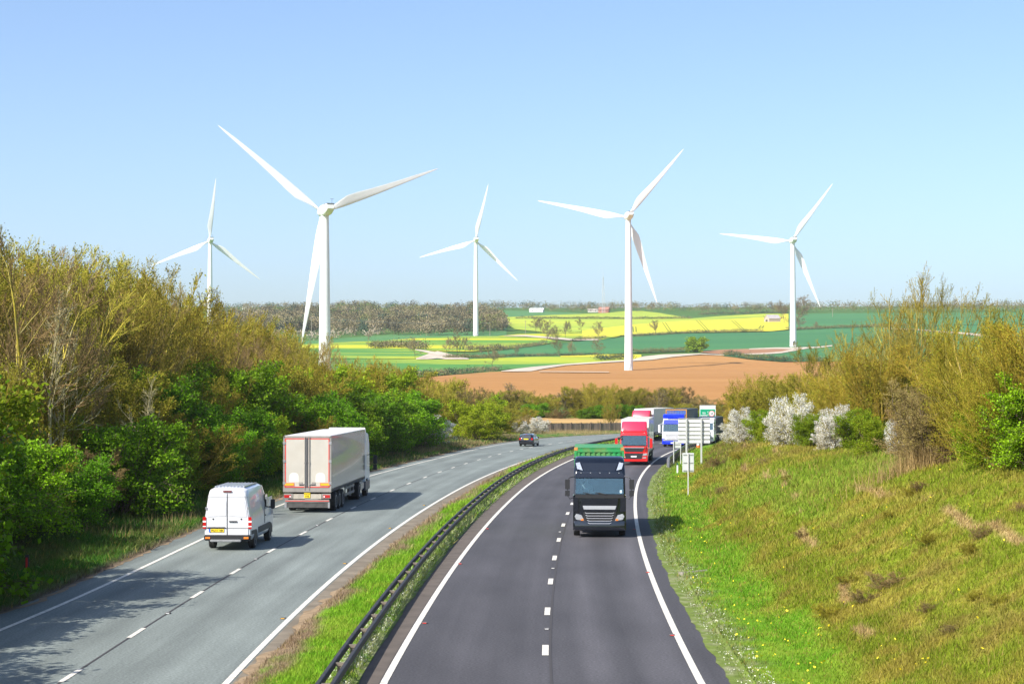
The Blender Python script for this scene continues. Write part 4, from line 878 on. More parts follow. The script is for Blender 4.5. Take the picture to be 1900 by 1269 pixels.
plate(hc, "rear_window", [(-.58, 1.0), (.58, 1.0), (.5, 1.32), (-.5, 1.32)], .035, .02, m_glass, slope=lambda z: (z - 1.0) * .62)
for sx in (-1, 1):
    plate(hc, "tail_lamp", rect(sx * .70 - .12, sx * .70 + .12, .76, .96, .02), .04, .06, m_red)
    for wy in (.65, 3.25): wheel(hc, sx * .86, wy, .31, .2, side=sx)
    MB().prism([(.45, .98), (2.85, .96), (2.25, 1.36), (.75, 1.38)], 'x', sx * .79 - .06, sx * .79 - .01).build("side_window", m_glass, hc)
    MB().box(sx * .95 - .09, sx * .95 + .09, 2.5, 2.62, .93, 1.07).build("door_mirror", m_dk, hc, bevel=.02)
plate(hc, "number_plate", rect(-.27, .27, .79, .91), .02, .03, m_plate)
MB().box(-.82, .82, -.05, .12, .32, .60).build("rear_bumper", m_dk, hc, bevel=.04)
MB().box(-.5, .5, .0, .03, .93, .95).build("trim_strip", m_chrome, hc)
plate(hc, "high_brake_lamp", rect(-.12, .12, 1.355, 1.385), .22, .04, m_red)
place(hc, 976, 828.2, scale=.98)

# --- black lorry with green skip container
bl = empty("container_lorry", "black tractor lorry hauling a green container, nearest on the right carriageway", "lorry")
m_bpaint = mat("glossy_blue_black_paint", (.004, .006, .011), rough=.14, coat=1., metal=0.)
cab(bl, m_bpaint, 3.76, "a", sill=2.02, head=2.86)
sl0 = lambda z: 0
yv = -.13
plate(bl, "sun_visor", [(-1.2, 2.80), (1.2, 2.80), (1.12, 3.04), (-1.12, 3.04)], .04, .10, m_bpaint, bevel=.03, slope=lambda z: -(z - 2.8) * .35)
plate(bl, "roof_panel", [(-.72, 3.06), (.72, 3.06), (.86, 3.50), (-.86, 3.50)], -.12, .03, m_bpaint, bevel=.02, slope=lambda z: -(z - 2.98) * .3)
for sx in (-1, 1):
    plate(bl, "roof_lamp", [(sx * .80, 3.16), (sx * 1.05, 3.22), (sx * 1.13, 3.50), (sx * .94, 3.54)], -.13, .05, m_lamp, slope=lambda z: -(z - 2.98) * .3)
    hl = plate(bl, "headlight", [(sx * .70, .78), (sx * 1.10, .84), (sx * 1.18, 1.0), (sx * 1.10, 1.12), (sx * .86, 1.06)], .07, .08, m_lamp, bevel=.01)
    MB().box(sx * .82 - .06, sx * .82 + .06, .06, .085, .80, .88).build("indicator", m_orange, hl)
    plate(bl, "fog_lamp", rect(sx * .93 - .14, sx * .93 + .14, .54, .64, .02), .07, .05, m_lamp)
    plate(bl, "corner_deflector", [(sx * .96, 1.2), (sx * 1.24, 1.2), (sx * 1.25, 1.9), (sx * 1.0, 1.9)], .075, .1, m_bpaint, bevel=.03)
    MB().tube([(sx * .35, .06, 2.02), (sx * .35 + .42, .02, 2.12)], .02, 5).build("wiper", m_black, bl)
MB().tube([(-.25, .06, 2.02), (.2, .02, 2.12)], .02, 5).build("wiper", m_black, bl)
plate(bl, "wiper_panel", rect(-1.15, 1.15, 1.86, 2.03, .02), .05, .06, m_black)
plate(bl, "bonnet_panel", [(-.80, 1.2), (.80, 1.2), (.90, 1.84), (-.90, 1.84)], .08, .06, m_bpaint, bevel=.02)
plate(bl, "chrome_badge_bar", [(-.74, 1.32), (.74, 1.32), (.80, 1.50), (-.80, 1.50)], .10, .04, m_chrome, bevel=.01)
gb = plate(bl, "grille", [(-.68, .56), (.68, .56), (.76, .8), (.76, 1.2), (-.76, 1.2), (-.76, .8)], .062, .05, m_black)
for k in range(5):
    z_ = .66 + k * .12; w_ = .55 + .035 * k
    MB().tube([(-w_, .075, z_ + .035), (-w_ + .08, .095, z_), (w_ - .08, .095, z_), (w_, .075, z_ + .035)], .016, 6).build("grille_bar", m_chrome, gb)
bmp = MB(); wide(bmp, [(-.1, .30), (.09, .34), (.11, .55), (.06, .78), (-.4, .78), (-.4, .3)], 2.5, .08); bmp.build("front_bumper", m_bpaint, bl, smooth=True)
mirrors(bl, m_black, 2.32, "tall", .27)
sv = MB(); 
for i in range(5): sv.box(-.94 + i * .45, -.90 + i * .45, -.10, -.03, 3.03, 3.06)
sv.build("marker_lamp", m_chrome, bl)
plate(bl, "permit_sticker", rect(-1.06, -.96, 2.1, 2.24), .03, .01, mat("pale_blue_sticker", (.5, .7, .8), rough=.5), slope=lambda z: -(z - 2.0) * .13)
m_grn = mat("worn_green_container_paint", (.02, .28, .075), rough=.5, noise=.1, scale=2, dirt=(.30, .16, .05, .5), dscale=1.8)
m_rust = mat("rusty_corner_casting", (.42, .20, .05), rough=.8, noise=.3, scale=6)
cz0, cz1, cy0 = 1.45, 4.13, -3.1
ct_ = MB().box(-1.2, 1.2, cy0 - 6.0, cy0 - .06, cz0, cz1 - .05).build("container_body", m_grn, bl)
fr = MB(); fr.box(-1.22, 1.22, cy0 - .12, cy0, cz1 - .22, cz1); fr.box(-1.22, 1.22, cy0 - 6.06, cy0, cz1 - .06, cz1 - .02); fr.box(-1.22, -1.1, cy0 - .1, cy0, cz0, cz1 - .22); fr.box(1.1, 1.22, cy0 - .1, cy0, cz0, cz1 - .22)
fr.build("container_frame", m_grn, bl)
cr = MB()
for i in range(9): x_ = -1.0 + i * .25; cr.add([(x_ - .09, cy0 - .06, cz0), (x_ + .09, cy0 - .06, cz0), (x_ + .05, cy0 - .015, cz0), (x_ - .05, cy0 - .015, cz0), (x_ - .09, cy0 - .06, cz1 - .23), (x_ + .09, cy0 - .06, cz1 - .23), (x_ + .05, cy0 - .015, cz1 - .26), (x_ - .05, cy0 - .015, cz1 - .26)], [(0, 1, 5, 4), (1, 2, 6, 5), (2, 3, 7, 6), (3, 0, 4, 7), (4, 5, 6, 7)])
cr.build("corrugation", m_grn, bl)
for sx in (-1, 1): MB().box(sx * 1.14 - .09, sx * 1.14 + .09, cy0 - .18, cy0 + .012, cz1 - .14, cz1 + .012).build("corner_casting", m_rust, bl)
for wy in (-5.4, -7.6, -8.9):
    for sx in (-1, 1): wheel(bl, sx * 1.24, wy, .5, .32, True, side=sx)
MB().box(-.5, .5, -10, -5, .9, 1.42).build("trailer_frame", m_chass, bl)
MB().prism([(-1.25, 3.66), (1.25, 3.66), (1.25, 3.72), (-1.25, 3.72)], 'y', -2.3, -1.2).build("roof_spoiler", m_bpaint, bl)
place(bl, 1112.5, 997, facing=-1, scale=1.0)

# --- red lorries with white box bodies
m_rpaint = mat("glossy_red_cab_paint", (.62, .012, .012), rough=.22, coat=.9)
m_rvisor = mat("crimson_wind_deflector", (.62, .02, .07), rough=.3, coat=.6)
m_boxw = mat("silvery_white_box_side", (.74, .75, .75), rough=.35, coat=.2, noise=.08, scale=.5, dirt=(.55, .55, .54, .5), dscale=.6)
m_boxf = mat("white_box_bulkhead", (.80, .80, .79), rough=.4)
m_roofp = mat("dusty_box_roof", (.50, .48, .42), rough=.7, noise=.1, scale=.8)
def red_lorry(label):
    r = empty("box_lorry", label, "lorry")
    cab(r, m_rpaint, 3.1, "b", sill=1.75, head=2.66)
    mb = MB(); wide(mb, [(-.75, 3.05), (-.85, 3.3), (-1.25, 3.85), (-1.5, 3.9), (-2.2, 3.9), (-2.2, 3.05)], 2.3, .16, top=lambda z: 1 - max(0, z - 3.05) * .03); mb.build("wind_deflector", m_rvisor, r, smooth=True)
    plate(r, "deflector_badge", rect(-.42, .42, 3.42, 3.5), -.87, .04, m_boxf, slope=lambda z: -(z - 3.3) * .65)
    for sx in (-1, 1):
        plate(r, "deflector_vent", [(sx * .62, 3.08), (sx * 1.0, 3.1), (sx * 1.05, 3.45)], -.74, .05, m_black, slope=lambda z: -(z - 3.05) * .5)
        hl = plate(r, "headlight", [(sx * .78, .84), (sx * 1.17, .88), (sx * 1.19, 1.08), (sx * .86, 1.04)], .1, .08, m_lamp, bevel=.01)
        plate(r, "fog_lamp", rect(sx * .95 - .16, sx * .95 + .16, .62, .72), .105, .06, m_lamp)
        plate(r, "air_slot", [(sx * 1.02, 1.22), (sx * 1.08, 1.22), (sx * 1.14, 1.62), (sx * 1.08, 1.62)], .06, .04, m_black)
        plate(r, "roof_marker_lamp", rect(sx * .95 - .04, sx * .95 + .04, 2.86, 2.92), -.10, .05, m_lamp, slope=lambda z: 0)
    g = plate(r, "grille", [(-.76, 1.2), (.76, 1.2), (.92, 1.56), (-.92, 1.56)], .075, .05, m_black)
    plate(r, "grille_top_trim", [(-.93, 1.55), (.93, 1.55), (.95, 1.60), (-.95, 1.60)], .08, .05, m_chrome, parent=g)
    g2 = plate(r, "lower_grille", [(-.72, .55), (.72, .55), (.82, 1.05), (-.82, 1.05)], .09, .06, m_black)
    plate(r, "number_plate", rect(-.26, .26, .72, .84), .105, .03, m_wplate)
    plate(r, "grille_bar", rect(-.78, .78, 1.08, 1.18), .10, .06, m_rpaint)
    bmp = MB(); wide(bmp, [(-.1, .30), (.07, .34), (.09, .5), (.05, 1.15), (-.3, 1.15), (-.3, .3)], 2.5, .08); bmp.build("front_bumper", m_rpaint, r, smooth=True)
    plate(r, "wiper_panel", rect(-1.1, 1.1, 1.72, 1.80), .03, .05, m_black)
    mirrors(r, m_rpaint, 2.0, "red", .34)
    MB().tube([(1.0, .0, 2.6), (1.18, .22, 2.55), (1.05, .26, 2.36)], [.03, .06, .13], 8).build("front_mirror", m_black, r)
    semitrailer(r, -2.75, 12.4, m_boxw, m_boxf, 1.0, 4.05, wheels=(-7.6, -8.9, -10.2), roofm=m_roofp)
    return r
r1 = red_lorry("red lorry with white box body right behind the black lorry")
place(r1, 1176, 863, facing=-1, scale=.98)
r2 = red_lorry("farther red lorry overtaking, only its deflector and white box showing above the nearer one")
place(r2, 1186, 818.5, facing=-1, scale=.97)

# --- blue and white lorry with blue container
bw = empty("container_lorry", "white lorry with bright blue visor and dark blue container behind the big sign", "lorry")
m_cwh = mat("white_cab_paint", (.78, .79, .82), rough=.25, coat=.8)
m_cbl = mat("bright_blue_cab_paint", (.005, .03, .72), rough=.25, coat=.8)
cab(bw, m_cwh, 3.35, "c", paint2=m_cwh, sill=1.75, head=2.6)
plate(bw, "sun_visor", [(-1.12, 2.62), (1.12, 2.62), (1.05, 3.1), (-1.05, 3.1)], .02, .05, m_cbl, bevel=.02, slope=lambda z: -(z - 2.6) * .35)
mb = MB(); wide(mb, [(-.5, 3.25), (-.5, 3.6), (-.8, 3.72), (-2.2, 3.72), (-2.2, 3.25)], 2.4, .1); mb.build("light_bar_panel", m_cbl, bw, smooth=True)
plate(bw, "roof_opening", rect(-.6, .6, 3.14, 3.22), -.2, .08, m_black)
for sx in (-1, 1):
    plate(bw, "headlight", rect(sx * .95 - .18, sx * .95 + .18, .72, .92, .03), .1, .06, m_lamp)
    plate(bw, "lower_corner", [(sx * .7, .35), (sx * 1.22, .35), (sx * 1.22, 1.0), (sx * .95, 1.0)], .085, .1, m_cbl, bevel=.02)
g = plate(bw, "grille", [(-.7, .75), (.7, .75), (.85, 1.5), (-.85, 1.5)], .06, .05, m_black)
for k in range(5): plate(bw, "grille_slat", rect(-.72 - .02 * k, .72 + .02 * k, .82 + k * .14, .9 + k * .14), .09, .04, m_cwh, parent=g)
bmp = MB(); wide(bmp, [(-.1, .30), (.07, .34), (.09, .5), (.05, .72), (-.3, .72), (-.3, .3)], 2.5, .08); bmp.build("front_bumper", m_cbl, bw, smooth=True)
plate(bw, "number_plate", rect(-.26, .26, .42, .54), .11, .03, m_wplate)
mirrors(bw, m_cwh, 2.1, "w", .34)
m_cont = mat("weathered_blue_container", (.04, .12, .38), rough=.55, noise=.12, scale=2, dirt=(.4, .2, .08, .4))
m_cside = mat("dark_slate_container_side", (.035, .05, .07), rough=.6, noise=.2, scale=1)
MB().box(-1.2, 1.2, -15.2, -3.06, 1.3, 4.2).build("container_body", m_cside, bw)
fr = MB(); fr.box(-1.22, 1.22, -3.1, -3.0, 4.1, 4.24); fr.box(-1.22, -1.1, -3.1, -3.0, 1.3, 4.1); fr.box(1.1, 1.22, -3.1, -3.0, 1.3, 4.1); fr.build("container_frame", m_rust, bw)
cr = MB().box(-1.1, 1.1, -3.08, -3.05, 1.3, 4.1)
for i in range(7): cr.box(-1.0 + i * .31, -.86 + i * .31, -3.06, -3.01, 1.4, 4.08)
cr.build("container_front", m_cont, bw)
for wy in (-5.2, -11.3, -12.6, -13.9):
    for sx in (-1, 1): wheel(bw, sx * 1.24, wy, .5, .32, True, side=sx)
MB().box(-.5, .5, -15, -4.5, .9, 1.28).build("trailer_frame", m_chass, bw)
place(bw, 1249, 829.5, facing=-1, scale=.99)

# --- following dark lorry partly hidden by the big sign
dl = empty("tipper_lorry", "dark grey lorry almost hidden behind the right end of the big sign", "lorry")
cab(dl, m_cwh, 3.2, "d", sill=1.75, head=2.6)
g = plate(dl, "grille", [(-.7, .75), (.7, .75), (.85, 1.5), (-.85, 1.5)], .06, .05, m_black)
for sx in (-1, 1): plate(dl, "headlight", rect(sx * .95 - .18, sx * .95 + .18, .72, .92, .03), .1, .06, m_lamp)
mirrors(dl, m_black, 2.1, "w", .34)
MB().box(-1.24, 1.24, -8.4, -2.5, 1.2, 3.3).build("tipper_body", mat("slate_grey_tipper", (.06, .07, .09), rough=.5, noise=.2, scale=2), dl, bevel=.05)
rb = MB()
for k in range(7): rb.box(-1.29, 1.29, -8.3 + k * .93, -8.18 + k * .93, 1.25, 3.2)
rb.build("body_rib", m_chass, dl)
for wy in (-5.2, -6.5):
    for sx in (-1, 1): wheel(dl, sx * 1.24, wy, .5, .32, True, side=sx)
place(dl, 1306, 824, facing=-1, scale=.95)

# driver of the black lorry
def skin_person(name, verts, edges, radii, m, parent=None):
    me = bpy.data.meshes.new(name); me.from_pydata(verts, edges, []); me.materials.append(m); o = newobj(name, me, parent)
    sk = o.modifiers.new("skin", 'SKIN'); sl = me.skin_vertices[0].data if me.skin_vertices else None
    if sl is None:
        bm = bmesh.new(); bm.from_mesh(me); bm.verts.layers.skin.verify(); bm.to_mesh(me); bm.free(); sl = me.skin_vertices[0].data
    for i, r in enumerate(radii): sl[i].radius = (r, r)
    sl[0].use_root = True; o.modifiers.new("sub", 'SUBSURF').levels = 1; o.modifiers["sub"].render_levels = 2; return o
pv = [(0, 0, 0), (0, 0, .28), (0, .02, .48), (0, .03, .60), (0, .05, .70), (0, .06, .80), (-.2, .02, .46), (-.26, .16, .22), (-.16, .42, .26), (-.15, .50, .28), (.2, .02, .46), (.26, .16, .22), (.16, .42, .26), (.15, .50, .28), (-.1, .42, .02), (.1, .42, .02), (-.12, .5, -.35), (.12, .5, -.35)]
pe = [(0, 1), (1, 2), (2, 3), (3, 4), (4, 5), (2, 6), (6, 7), (7, 8), (8, 9), (2, 10), (10, 11), (11, 12), (12, 13), (0, 14), (0, 15), (14, 16), (15, 17)]
pr = [.17, .16, .15, .06, .10, .09, .07, .05, .04, .035, .07, .05, .04, .035, .09, .09, .06, .06]
m_shirt = mat("pale_blue_shirt", (.55, .60, .66), rough=.8); m_skin = mat("skin_tone", (.55, .33, .24), rough=.6); m_hair = mat("short_brown_hair", (.06, .04, .03), rough=.8)
dr = skin_person("person", pv, pe, pr, m_shirt)
tag(dr, "driver in a pale shirt behind the windscreen of the black lorry, hands on the wheel", "person")
hd = MB(); hd.loft([[(.075 * math.sin(q) * math.cos(2 * PI * j / 14), .06 + .09 * math.sin(q) * math.sin(2 * PI * j / 14), .76 - .125 * math.cos(q)) for j in range(14)] for q in np.linspace(.15, PI - .15, 9)]); hd.box(-.012, .012, .14, .165, .73, .77)
hd.build("head", m_skin, dr, smooth=True)
ha = MB(); ha.loft([[(.085 * math.sin(q) * math.cos(2 * PI * j / 14), .035 + .095 * math.sin(q) * math.sin(2 * PI * j / 14), .79 - .12 * math.cos(q)) for j in range(14)] for q in np.linspace(PI * .5, PI - .1, 5)]); ha.build("hair", m_hair, dr, smooth=True)
for sx in (-1, 1):
    hh = MB(); hh.box(sx * .15 - .03, sx * .15 + .03, .49, .57, .26, .30)
    for k in range(4): hh.tube([(sx * .15 + (-.024 + k * .016), .56, .29), (sx * .15 + (-.024 + k * .016), .60, .27), (sx * .15 + (-.024 + k * .016), .585, .24)], .008, 6)
    hh.tube([(sx * .12, .52, .28), (sx * .105, .56, .30)], .01, 6); hh.build("hand", m_skin, dr, bevel=.005)
M4 = bl.matrix_world
bpy.context.view_layer.update(); M4 = bl.matrix_world.copy()
dr.location = M4 @ Vector((.62, -1.0, 1.92)); dr.rotation_euler = bl.rotation_euler

# ------------------------------------------------------------------ central safety barrier
m_beam = mat("dark_weathered_beam_steel", (.028, .025, .026), rough=.6, metal=0., noise=.3, scale=1.5, dirt=(.07, .058, .045, .6), dscale=2)
m_post = mat("brownish_galvanised_post", (.22, .18, .14), rough=.75, noise=.25, scale=3)
P_BT = [(611, 1268), (671, 1193), (731, 1106), (787, 1036), (843, 970), (881, 935), (941, 881), (986, 857), (1028, 841.6), (1070, 829.7)]
BZ = .56
bx_, by_ = ground([p[0] for p in P_BT], [p[1] for p in P_BT], BZ); bs, bo = so(bx_, by_)
cB = np.polyfit(bs / 100, bo, 1); oB = lambda q: np.polyval(cB, np.clip(q, bs.min(), bs.max()) / 100)
br = empty("safety_barrier", "long dark double-beam steel barrier along the grass median", "safety barrier")
def beam(f, d, s0, s1, z0, z1, name, m, parent, w=.055, ds=1.6, zg=True):
    ss = np.arange(s0, s1, ds); rings = []
    for q in ss:
        o = float(f(np.array([q]))[0]) + d; rg = []
        for e, zz in ((-w, z0 + .02), (-w * .7, z0), (w * .7, z0), (w, z0 + .02), (w, z1 - .02), (w * .7, z1), (-w * .7, z1), (-w, z1 - .02)):
            x, y = pos(q, o + e); rg.append((float(x), float(y), zz + (float(prof(math.hypot(x, y))) if zg else 0)))
        rings.append(rg)
    return MB().loft(rings).build(name, m, parent)
beam(oB, -.0, -30, 320, BZ - .18, BZ, "beam", m_beam, br)
beam(oB, -.34, -30, 320, BZ - .18, BZ, "beam", m_beam, br)
pm = MB().box(-.045, .045, -.03, .03, -.3, BZ - .1); pme = pm.build("post", m_post, br); pme.scale = (1, 1, 1)
bm_ = MB().box(-.19, .19, -.05, .05, BZ - .12, BZ - .04); sp_ = bm_.build("spacer", m_post, pme)
first = True; cnt = 0
for q in np.arange(10, 300, 3.2):
    o = float(oB(np.array([q]))[0]) - .19; x, y = pos(q, o)
    if first: p_, s_ = pme, sp_; first = False
    else:
        p_ = pme.copy(); COL.objects.link(p_); s_ = sp_.copy(); COL.objects.link(s_); s_.parent = p_
    p_.location = (float(x), float(y), float(prof(math.hypot(x, y)))); p_.rotation_euler = (0, 0, -heading(q)); cnt += 1
# nearside barrier further on
br2 = empty("safety_barrier", "short grey barrier on the right verge starting by the small two-post sign", "safety barrier")
m_beam2 = mat("grey_galvanised_beam", (.20, .20, .19), rough=.5, metal=.3, noise=.2, scale=2)
xa, ya = ground(1243, 868); sa_ = float(so(xa, ya)[0][0])
f2 = lambda q: oRT(q) + .45
beam(f2, 0, sa_ + 4, sa_ + 75, .45, .75, "beam", m_beam2, br2, zg=False)
rp = MB(); o1 = float(f2(np.array([sa_ + 4.])) [0]); xx0, yy0 = pos(sa_ + 4, o1); xx1, yy1 = pos(sa_ - 2, o1 + .1)
rp.tube([(float(xx0), float(yy0), .62), (float(xx0 * .5 + xx1 * .5), float(yy0 * .5 + yy1 * .5), .52), (float(xx1), float(yy1), .02)], [.15, .15, .13], 6); rp.build("ramped_end", m_beam2, br2)
pp = MB().box(-.05, .05, -.05, .05, -.2, .6).build("post", m_post, br2); first = True
for q in np.arange(sa_ + 4.5, sa_ + 74, 2.4):
    x, y = pos(q, float(f2(np.array([q]))[0]) + .14); p_ = pp if first else pp.copy()
    if not first: COL.objects.link(p_)
    first = False; p_.location = (float(x), float(y), 0); p_.rotation_euler = (0, 0, -heading(q))

# ------------------------------------------------------------------ signs
m_alu = mat("dull_aluminium_sign_back", (.50, .52, .50), rough=.5, noise=.06, scale=2)
m_wsign = mat("white_sign_back_panel", (.74, .74, .71), rough=.5, noise=.05, scale=1)
m_gpost = mat("grey_steel_post", (.44, .45, .43), rough=.5, noise=.08, scale=3)
m_sgreen = mat("green_reflective_sign_face", (.0, .30, .15), rough=.4)
m_sred = mat("pinkish_red_ring", (.80, .22, .25), rough=.4)
def on_ray(px, py, D):
    c, y, z = ray(px, py); return Vector((float(c) * D / float(y), D, CAMH + float(z) * D / float(y)))
def tz(x, y): return float(terrain(x, y)[0])
# big sign seen from behind
D0 = 152.; a = on_ray(1258.5, 776.5, D0); b = on_ray(1316, 821.5, D0 + .5)
sg = empty("road_sign", "large blank white-backed sign on two posts, seen from behind", "road sign", ((a.x + b.x) / 2, D0, tz((a.x + b.x) / 2, D0)), rad(-2))
w2 = (b.x - a.x) / 2; g0 = sg.location.z; zt, zb = a.z - g0, b.z - g0
n = 6; hgt = (zt - zb) / n
for k in range(n):
    MB().box(-w2, w2, -.0, .03, zb + k * hgt + .012, zb + (k + 1) * hgt - .012).build("sign_panel", m_wsign, sg, bevel=.008)
rl_ = MB()
for k in range(n + 1): rl_.box(-w2, w2, -.05, .0, zb + k * hgt - .035, zb + k * hgt + .035)
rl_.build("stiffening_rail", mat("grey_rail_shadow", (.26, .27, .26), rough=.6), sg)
for px in (1273.5, 1301):
    x_ = on_ray(px, 800, D0).x - sg.location.x
    MB().box(x_ - .07, x_ + .07, -.2, -.05, -1.2, zt - .02).build("post", m_gpost, sg, bevel=.01)
# single-post sign, seen from behind
base = Vector((0, 0, 0)); xq, yq = 1277, 919
c_, y_, z_ = ray(xq, yq)
ts = np.arange(60, 160, .25); hit = [t for t in ts if CAMH + float(z_) * t < tz(float(c_) * t, float(y_) * t)][0]
bx0, by0 = float(c_) * hit, float(y_) * hit; g0 = tz(bx0, by0)
s1 = empty("road_sign", "small grey-backed sign on a single thin post at the foot of the bank", "road sign", (bx0, by0, g0), rad(-3))
k_ = by0 / F
zt = on_ray(1277, 840, by0).z - g0; zb = on_ray(1277, 875.5, by0).z - g0; w2 = 10.7 * k_
MB().box(-w2, w2, .0, .02, zb, zt).build("sign_plate", m_alu, s1, bevel=.008)
rl_ = MB()
for q in (.08, .48, .9): rl_.box(-w2 * .85, w2 * .85, -.035, .0, zb + (zt - zb) * q - .02, zb + (zt - zb) * q + .02)
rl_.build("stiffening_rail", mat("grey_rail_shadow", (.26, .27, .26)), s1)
MB().tube([(0, -.07, -.6), (0, -.07, zt - .02)], .04, 10).build("post", mat("pale_galvanised_tube", (.62, .60, .58), rough=.4, metal=.2), s1, smooth=True)
# small low two-post sign beside the barrier
D0 = 165.; xs_ = (on_ray(1250, 840, D0).x, on_ray(1263, 840, D0).x)
s2 = empty("road_sign", "small low sign back on two thin legs beside the barrier ramp", "road sign", ((xs_[0] + xs_[1]) / 2, D0, 0))
zt = on_ray(1256, 818, D0).z; zb = on_ray(1256, 831, D0).z; w2 = (xs_[1] - xs_[0]) / 2
MB().box(-w2, w2, 0, .02, zb, zt).build("sign_plate", m_alu, s2)
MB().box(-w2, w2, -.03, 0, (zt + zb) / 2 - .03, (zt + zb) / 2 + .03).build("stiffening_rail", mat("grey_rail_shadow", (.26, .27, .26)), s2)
for sx in (-1, 1): MB().tube([(sx * w2, -.05, -.4), (sx * w2, -.05, zt)], .05, 8).build("post", m_gpost, s2, smooth=True)
# green lane sign facing the camera
D0 = 236.; a = on_ray(1298.2, 752, D0); b = on_ray(1328, 791, D0)
gs = empty("road_sign", "green lane sign reading Any vehicle, with a red-ringed lorry roundel, grey top panel", "road sign", ((a.x + b.x) / 2, D0, 0))
w2 = (b.x - a.x) / 2; zt, zb = a.z, b.z - .35; hh = zt - zb
zg = zt - 6.3 * D0 / F
MB().box(-w2, w2, 0, .05, zb, zg).build("sign_face", mat("white_sign_border", (.8, .8, .8), rough=.4), gs)
MB().box(-w2, w2, 0, .05, zg + .02, zt).build("top_panel", mat("pale_grey_top_panel", (.55, .58, .60), rough=.5), gs)
MB().box(-w2 + .07, w2 - .07, -.012, .02, zb + .07, zg - .06).build("green_field", m_sgreen, gs)
m_sw = mat("white_reflective_lettering", (.85, .85, .85), rough=.4)
text_mesh("lettering", "Any", .42, m_sw, gs, (-.46, -.02, zg - .52), (PI / 2, 0, 0), w=.42)
text_mesh("lettering", "vehicle", .36, m_sw, gs, (-.46, -.02, zg - .82), (PI / 2, 0, 0), w=.78)
for x_, ztip in ((-.46, zg - 1.05), (.50, zg - 1.08)):
    MB().prism([(x_ - .04, zb + .2), (x_ + .04, zb + .2), (x_ + .04, ztip - .22), (x_ + .15, ztip - .28), (x_ + .15, ztip - .16), (x_, ztip), (x_ - .15, ztip - .16), (x_ - .15, ztip - .28), (x_ - .04, ztip - .22)], 'y', -.022, .0).build("arrow", m_sw, gs)
dd = MB()
for k in range(6): dd.box(-.0, .05, -.022, 0, zb + .25 + k * .36, zb + .45 + k * .36)
dd.build("lane_divider", m_sw, gs)
def disc(x, z, r, y, m, name, k=24): return MB().prism([(x + r * math.cos(2 * PI * j / k), z + r * math.sin(2 * PI * j / k)) for j in range(k)], 'y', y, y + .02).build(name, m, gs)
disc(.50, zg - .6, .36, -.035, m_sred, "roundel_ring"); disc(.50, zg - .6, .27, -.05, m_sw, "roundel_centre")
MB().prism([(.32, zg - .66), (.68, zg - .66), (.68, zg - .56), (.60, zg - .54), (.57, zg - .48), (.50, zg - .48), (.50, zg - .56), (.32, zg - .58)], 'y', -.062, -.05).build("lorry_symbol", m_ink, gs)
for sx in (-1, 1): MB().tube([(sx * .8, .1, -.5), (sx * .8, .1, zt - .1)], .07, 8).build("post", m_gpost, gs, smooth=True)

# marker posts, cone, fence, studs
xq, yq = ground(1257, 880); mp = empty("marker_post", "short white marker post with green top on the right verge", "marker post", (float(xq), float(yq), tz(xq, yq)))
MB().box(-.06, .06, -.04, .04, -.2, .68).build("post", mat("white_plastic_post", (.8, .8, .78), rough=.5), mp, bevel=.01); MB().box(-.062, .062, -.042, .042, .68, .85).build("post_cap", mat("dark_green_cap", (.01, .10, .04), rough=.5), mp)
xq, yq = ground(50, 1064, .3); mp = empty("marker_post", "dark marker post with red reflector in the shaded left verge", "marker post", (float(xq), float(yq), tz(xq, yq)))
MB().box(-.07, .07, -.04, .04, -.2, .95).build("post", mat("dark_brown_post", (.05, .04, .035), rough=.7), mp, bevel=.01); MB().box(-.04, .04, -.055, -.03, .45, .85).build("reflector", mat("red_reflector", (.6, .05, .04), rough=.3), mp)
xq, yq = ground(1295.5, 832.5); cn = empty("traffic_cone", "orange and white traffic cone behind the big sign's right post", "traffic cone", (float(xq), float(yq), tz(xq, yq)))
m_cone = mat("orange_cone_plastic", (.85, .16, .03), rough=.5)
MB().box(-.3, .3, -.3, .3, 0, .06).build("base", m_cone, cn, bevel=.01)
cz = lambda z: .24 - .2 * z
for z0_, z1_, mm in ((.06, .35, m_cone), (.35, .8, m_sw), (.8, 1.0, m_cone)):
    MB().loft([[(cz(zz) * math.cos(2 * PI * j / 16), cz(zz) * math.sin(2 * PI * j / 16), zz) for j in range(16)] for zz in (z0_, z1_)]).build("cone_band", mm, cn, smooth=True)
fx0, fy0 = ground(985, 803); fx1, fy1 = ground(1165, 799.5)
fn = empty("slatted_fence", "weathered vertical-slat wooden fence beyond the far bend of the left carriageway", "fence", (float(fx0), float(fy0), 0))
m_slat = mat("weathered_brown_slat", (.27, .20, .15), rough=.9, island=.3, noise=.1, scale=3); m_fpost = mat("dark_fence_post", (.12, .09, .07), rough=.9)
sl_ = MB(); dxf, dyf = float(fx1 - fx0), float(fy1 - fy0); Lf = math.hypot(dxf, dyf); rr2 = random.Random(3); ang = math.atan2(dyf, dxf)
for i in range(int(Lf / .15)):
    x_ = i * .15; h_ = 1.25 + rr2.uniform(-.06, .06); sl_.box(x_ + .01, x_ + .135, -.015, .015, .0, h_)
s_ = sl_.build("slat_panel", m_slat, fn)
rl_ = MB().box(0, Lf, .015, .06, .35, .43); rl_.box(0, Lf, .015, .06, .95, 1.03); rl_.build("rail", m_fpost, fn)
q0 = MB().box(-.06, .06, -.06, .06, -.2, 1.4).build("post", m_fpost, fn)
for i in range(int(Lf / 1.8)):
    q = q0 if i == 0 else q0.copy()
    if i: COL.objects.link(q)
    q.location = (i * 1.8, -.03, 0)
fn.rotation_euler = (0, 0, ang)
